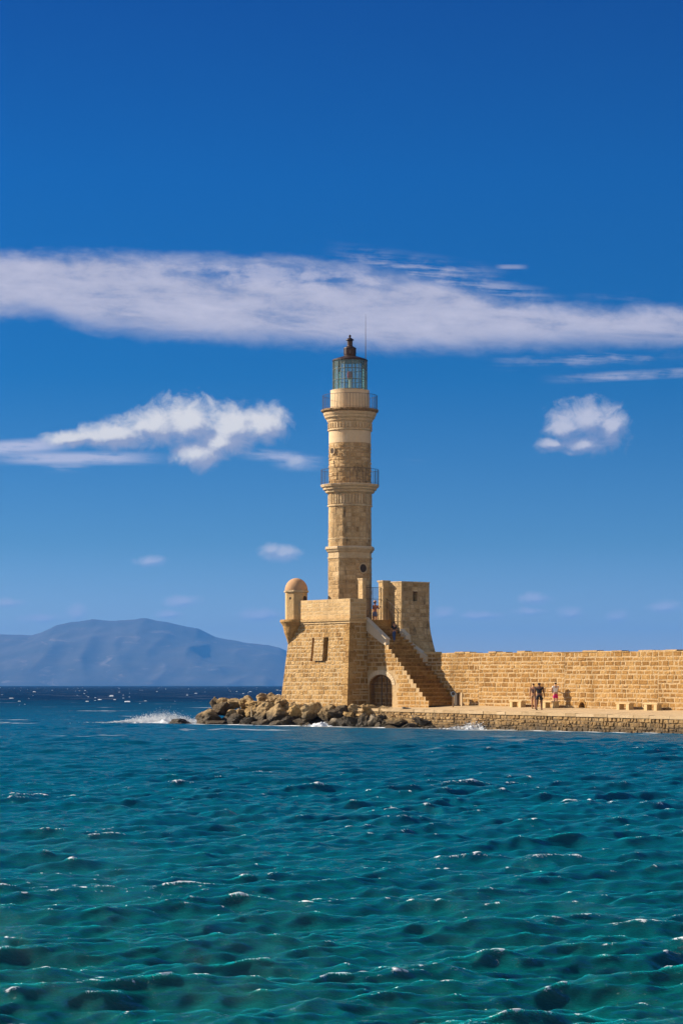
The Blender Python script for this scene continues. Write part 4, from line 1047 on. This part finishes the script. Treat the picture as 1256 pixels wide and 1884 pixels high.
# ------------------------------------------------------------------ people
SK = {}
def mcol(name, c, rough=.8): 
    if name not in SK: SK[name] = plain(name, c, rough, 0, .12, 14.)
    return SK[name]
def skinmesh(name, verts, edges, rad, mat, parent, sub=2):
    me = bpy.data.meshes.new(name); me.from_pydata(verts, edges, []); o = bpy.data.objects.new(name, me); COL.objects.link(o)
    m = o.modifiers.new('skin', 'SKIN'); m.branch_smoothing = .4; m.use_smooth_shade = True
    for i, r in enumerate(rad):
        sv = me.skin_vertices[0].data[i]; sv.radius = r if hasattr(r, '__len__') else (r, r); sv.use_root = (i == 0)
    s = o.modifiers.new('sub', 'SUBSURF'); s.levels = sub; s.render_levels = sub
    me.materials.append(mat); o.parent = parent; return o
def rotv(v, ax, a): return Matrix.Rotation(a, 3, ax) @ Vector(v)
def person(label, base, face, h, skin, hair, top, bottom, shoes, legs=(0, 0), arms=((-.15, .1), (-.15, .1)), sleeve=.5, short=.9, long_hair=False, skirt=False, hat=None, bag=None, lean=0., wide=1.14):
    """standing figure facing -Y before turning; legs = swing of each leg, arms = (swing forward, bend) of each arm"""
    t = thing('person', label, 'person', base, None, R(face)); k = h/1.72
    V = []; E = []; Rr = []
    def add(p, r, par=None):
        V.append(tuple(Vector(p)*k)); Rr.append((r[0]*k, r[1]*k) if hasattr(r, '__len__') else r*k)
        if par is not None: E.append((par, len(V) - 1))
        return len(V) - 1
    drop = .86*(1 - math.cos(max(abs(a) for a in legs)))*.9
    Z = lambda z: z - drop
    pel = add((0, 0, Z(.95)), (.135, .1)); bel = add((0, 0, Z(1.09)), (.115, .09), pel); che = add((0, lean*-.05, Z(1.28)), (.15, .105), bel)
    nb = add((0, .01 - lean*.08, Z(1.44)), (.06, .055), che); nk = add((0, 0 - lean*.1, Z(1.50)), (.05, .05), nb)
    h1 = add((0, -.015 - lean*.12, Z(1.57)), (.074, .085), nk); h2 = add((0, -.01 - lean*.12, Z(1.66)), (.07, .085), h1)
    add((0, -.105 - lean*.12, Z(1.585)), .013, h1)
    J = {}
    for s, leg, (sw, bend) in ((-1, legs[0], arms[0]), (1, legs[1], arms[1])):
        sh = add((s*.17, 0 - lean*.06, Z(1.40)), .06, che); d = rotv((s*.10, 0, -1), 'X', -sw).normalized(); ps = Vector((s*.17, -lean*.06, Z(1.40)))
        el = ps + d*.29; d2 = rotv(d, 'X', -bend); wr = el + d2*.25
        e = add(el, .04, sh); w = add(wr, .028, e); pl = wr + d2*.06; pa = add(pl, (.035, .02), w)
        side = Vector((1, 0, 0)); fw = d2.cross(side).normalized()
        for q, ln in ((-.027, .062), (-.009, .075), (.009, .07), (.027, .055)):
            a = add(pl + d2*.035 + fw*q, .009, pa); add(pl + d2*(.035 + ln) + fw*q - Vector((s*.012, 0, 0)), .007, a)
        a = add(pl + fw*.035*-1 + d2*.0 , .01, pa); add(pl + fw*-.055 + d2*.04, .008, a)
        hp = add((s*.085, 0, Z(.90)), .088, pel); ld = rotv((s*.02, 0, -1), 'X', -leg).normalized(); ph = Vector((s*.085, 0, Z(.90)))
        kn = ph + ld*.42; ld2 = rotv(ld, 'X', max(0, -leg)*.0 + abs(leg)*.35); an = kn + ld2*.41
        kx = add(kn, .056, hp); cf = add(kn + ld2*.13, .055, kx); ax = add(an, .036, cf); fx = add(an + Vector((0, -.03, -.045)), .038, ax); add(an + Vector((0, -.15, -.05)), .032, fx)
        J[s] = dict(sh=ps, el=el, hp=ph, kn=kn, an=an, cf=kn + ld2*.13)
    body = skinmesh('body', V, E, Rr, mcol(*skin), t)
    def cloth(name, pts, edges, rad, mat): return skinmesh(name, [tuple(Vector(p)*k) for p in pts], edges, [(r[0]*k, r[1]*k) if hasattr(r, '__len__') else r*k for r in rad], mat, t)
    if top:
        pts = [(0, 0, Z(.99)), (0, 0, Z(1.1)), (0, lean*-.05, Z(1.28)), (0, .005 - lean*.07, Z(1.42))]; ed = [(0, 1), (1, 2), (2, 3)]; rd = [(.145, .112), (.13, .105), (.168, .12), (.075, .07)]
        for s in (-1, 1):
            a = len(pts); pts.append(tuple(J[s]['sh'])); pts.append(tuple(J[s]['sh'].lerp(J[s]['el'], sleeve))); ed += [(2, a), (a, a + 1)]; rd += [.075, .058]
        cloth('top', pts, ed, rd, mcol(*top))
    if bottom:
        pts = [(0, 0, Z(1.0)), (0, 0, Z(.93))]; ed = [(0, 1)]; rd = [(.14, .11), (.15, .118)]
        if skirt:
            pts += [(0, 0, Z(.78)), (0, 0, Z(.60))]; ed += [(1, 2), (2, 3)]; rd += [(.19, .15), (.22, .17)]
        else:
            for s in (-1, 1):
                a = len(pts); e = J[s]['hp'].lerp(J[s]['kn'], min(1, short)); pts += [tuple(J[s]['hp']), tuple(e)]; ed += [(1, a), (a, a + 1)]; rd += [.104, .08]
                if short > 1: pts += [tuple(J[s]['kn'].lerp(J[s]['an'], .92))]; ed += [(a + 1, a + 2)]; rd += [.06]
        cloth('skirt' if skirt else ('trousers' if short > 1 else 'shorts'), pts, ed, rd, mcol(*bottom))
    for s in (-1, 1):
        an = J[s]['an']; cloth('shoe', [tuple(an + Vector((0, .02, -.03))), tuple(an + Vector((0, -.05, -.045))), tuple(an + Vector((0, -.16, -.05)))], [(0, 1), (1, 2)], [.045, .045, .04], mcol(*shoes))
    y0 = -.012 - lean*.12
    pts = [(0, y0 + .02, Z(1.66)), (0, y0 + .045, Z(1.60)), (0, y0 + .04, Z(1.54))]; ed = [(0, 1), (1, 2)]; rd = [(.082, .088), (.084, .07), (.06, .05)]
    if long_hair: pts += [(0, .07, Z(1.45)), (0, .1, Z(1.34))]; ed += [(2, 3), (3, 4)]; rd += [.06, .04]
    cloth('hair', pts, ed, rd, mcol(*hair))
    for s in (-1, 1):
        mb = MB(); mb.lathe((s*.03*k, (y0 - .082)*k, Z(1.615)*k), [(.002, -.008*k), (.009*k, 0), (.002, .008*k)], 8); o = mb.build('eye', mcol('dark_features', (.05, .025, .02))); o.parent = t
    mb = MB(); mb.box((0, (y0 - .08)*k, Z(1.545)*k), Vector((.02*k, 0, 0)), Vector((0, .006*k, 0)), Vector((0, 0, .004*k))); o = mb.build('mouth', mcol('lips', (.25, .08, .06))); o.parent = t
    if hat:
        mb = MB(); c = Vector((0, y0, Z(1.68)))*k; mb.lathe(c, [(.1*k, .0), (.2*k, -.025*k), (.205*k, -.02*k), (.098*k, .012*k), (.09*k, .09*k), (.06*k, .115*k), (.01, .12*k)], 24)
        o = mb.build('hat', mcol(*hat), smooth=True); o.parent = t
    if bag:
        mb = MB(); mb.box(Vector((bag[2], bag[3], Z(bag[4])))*k, Vector((.15*k, 0, 0)), Vector((0, .07*k, 0)), Vector((0, 0, .14*k)))
        o = mb.build('bag', mcol(bag[0], bag[1])); o.parent = t; bv = o.modifiers.new('bevel', 'BEVEL'); bv.width = .04; bv.segments = 3
    for c in t.children: c.scale.x = wide
    return t
TAN = ('tanned_skin', (.36, .17, .09)); PALE = ('pale_skin', (.5, .27, .17)); BLK = ('black_cloth', (.012, .012, .014)); DHAIR = ('dark_hair', (.018, .011, .008))  # PALE is a lighter skin tone
def stand(p, q): return L(p, q, zpath(p, q))
person('person in black vest and shorts standing on the path, seen from behind', stand(19.98, .95), 165, 1.72, ('shaded_tan_skin', (.16, .075, .045)), DHAIR, BLK, BLK, BLK, legs=(.06, -.24), arms=((.05, .3), (.16, .45)), sleeve=.42, short=.75, wide=1.34)  # tan skin darkened, with the shade on the figure put into its colour
person('person half hidden behind the one in black, bare arm and leg showing', stand(18.8, .35), 160, 1.64, TAN, ('brown_hair', (.09, .045, .02)), ('dark_brown_top', (.1, .055, .04)), ('tan_shorts', (.33, .2, .11)), ('brown_shoes', (.1, .06, .04)), legs=(-.1, .22), arms=((.25, .2), (.1, .1)), sleeve=.2, short=.55)
person('person in white top and bright pink shorts walking by the wall', stand(19.72, -.62), 200, 1.62, PALE, DHAIR, ('white_cloth', (.75, .72, .68)), ('pink_cloth', (.62, .02, .16)), ('white_shoes', (.7, .68, .64)), legs=(.1, -.12), arms=((.5, 1.2), (.35, 1.3)), sleeve=.35, short=.7, bag=('dark_bag', (.05, .045, .05), -.03, -.15, 1.1), long_hair=False)
person('person in straw hat and long grey skirt at the top of the steps', L(2.98, .2, step_z(2.98)), 25, 1.56, ('red_tanned_skin', (.42, .15, .07)), ('auburn_hair', (.2, .07, .03)), ('rust_top', (.36, .12, .06)), ('blue_grey_cloth', (.12, .12, .18)), ('white_shoes', (.7, .68, .64)), legs=(.08, -.05), arms=((.55, 1.7), (.55, 1.7)), sleeve=.3, skirt=True, hat=('straw_hat', (.45, .22, .09)))
person('person in dark top and blue jeans going down the shaded steps', L(5.1, .28, step_z(5.1)), 215, 1.38, TAN, DHAIR, BLK, ('blue_denim', (.03, .055, .13)), ('brown_shoes', (.1, .06, .04)), legs=(.2, -.2), arms=((.1, .3), (.1, .3)), sleeve=.9, short=1.2)

# ------------------------------------------------------------------ render settings
S.render.engine = 'CYCLES'
vs = S.view_settings; vs.view_transform = 'Standard'; vs.look = 'None'; vs.gamma = 1; vs.exposure = 1.1
S.cycles.max_bounces = 6; S.cycles.diffuse_bounces = 3; S.cycles.transparent_max_bounces = 12; S.cycles.volume_bounces = 0
S.cycles.use_denoising = True
S.cycles.caustics_reflective = False; S.cycles.caustics_refractive = False
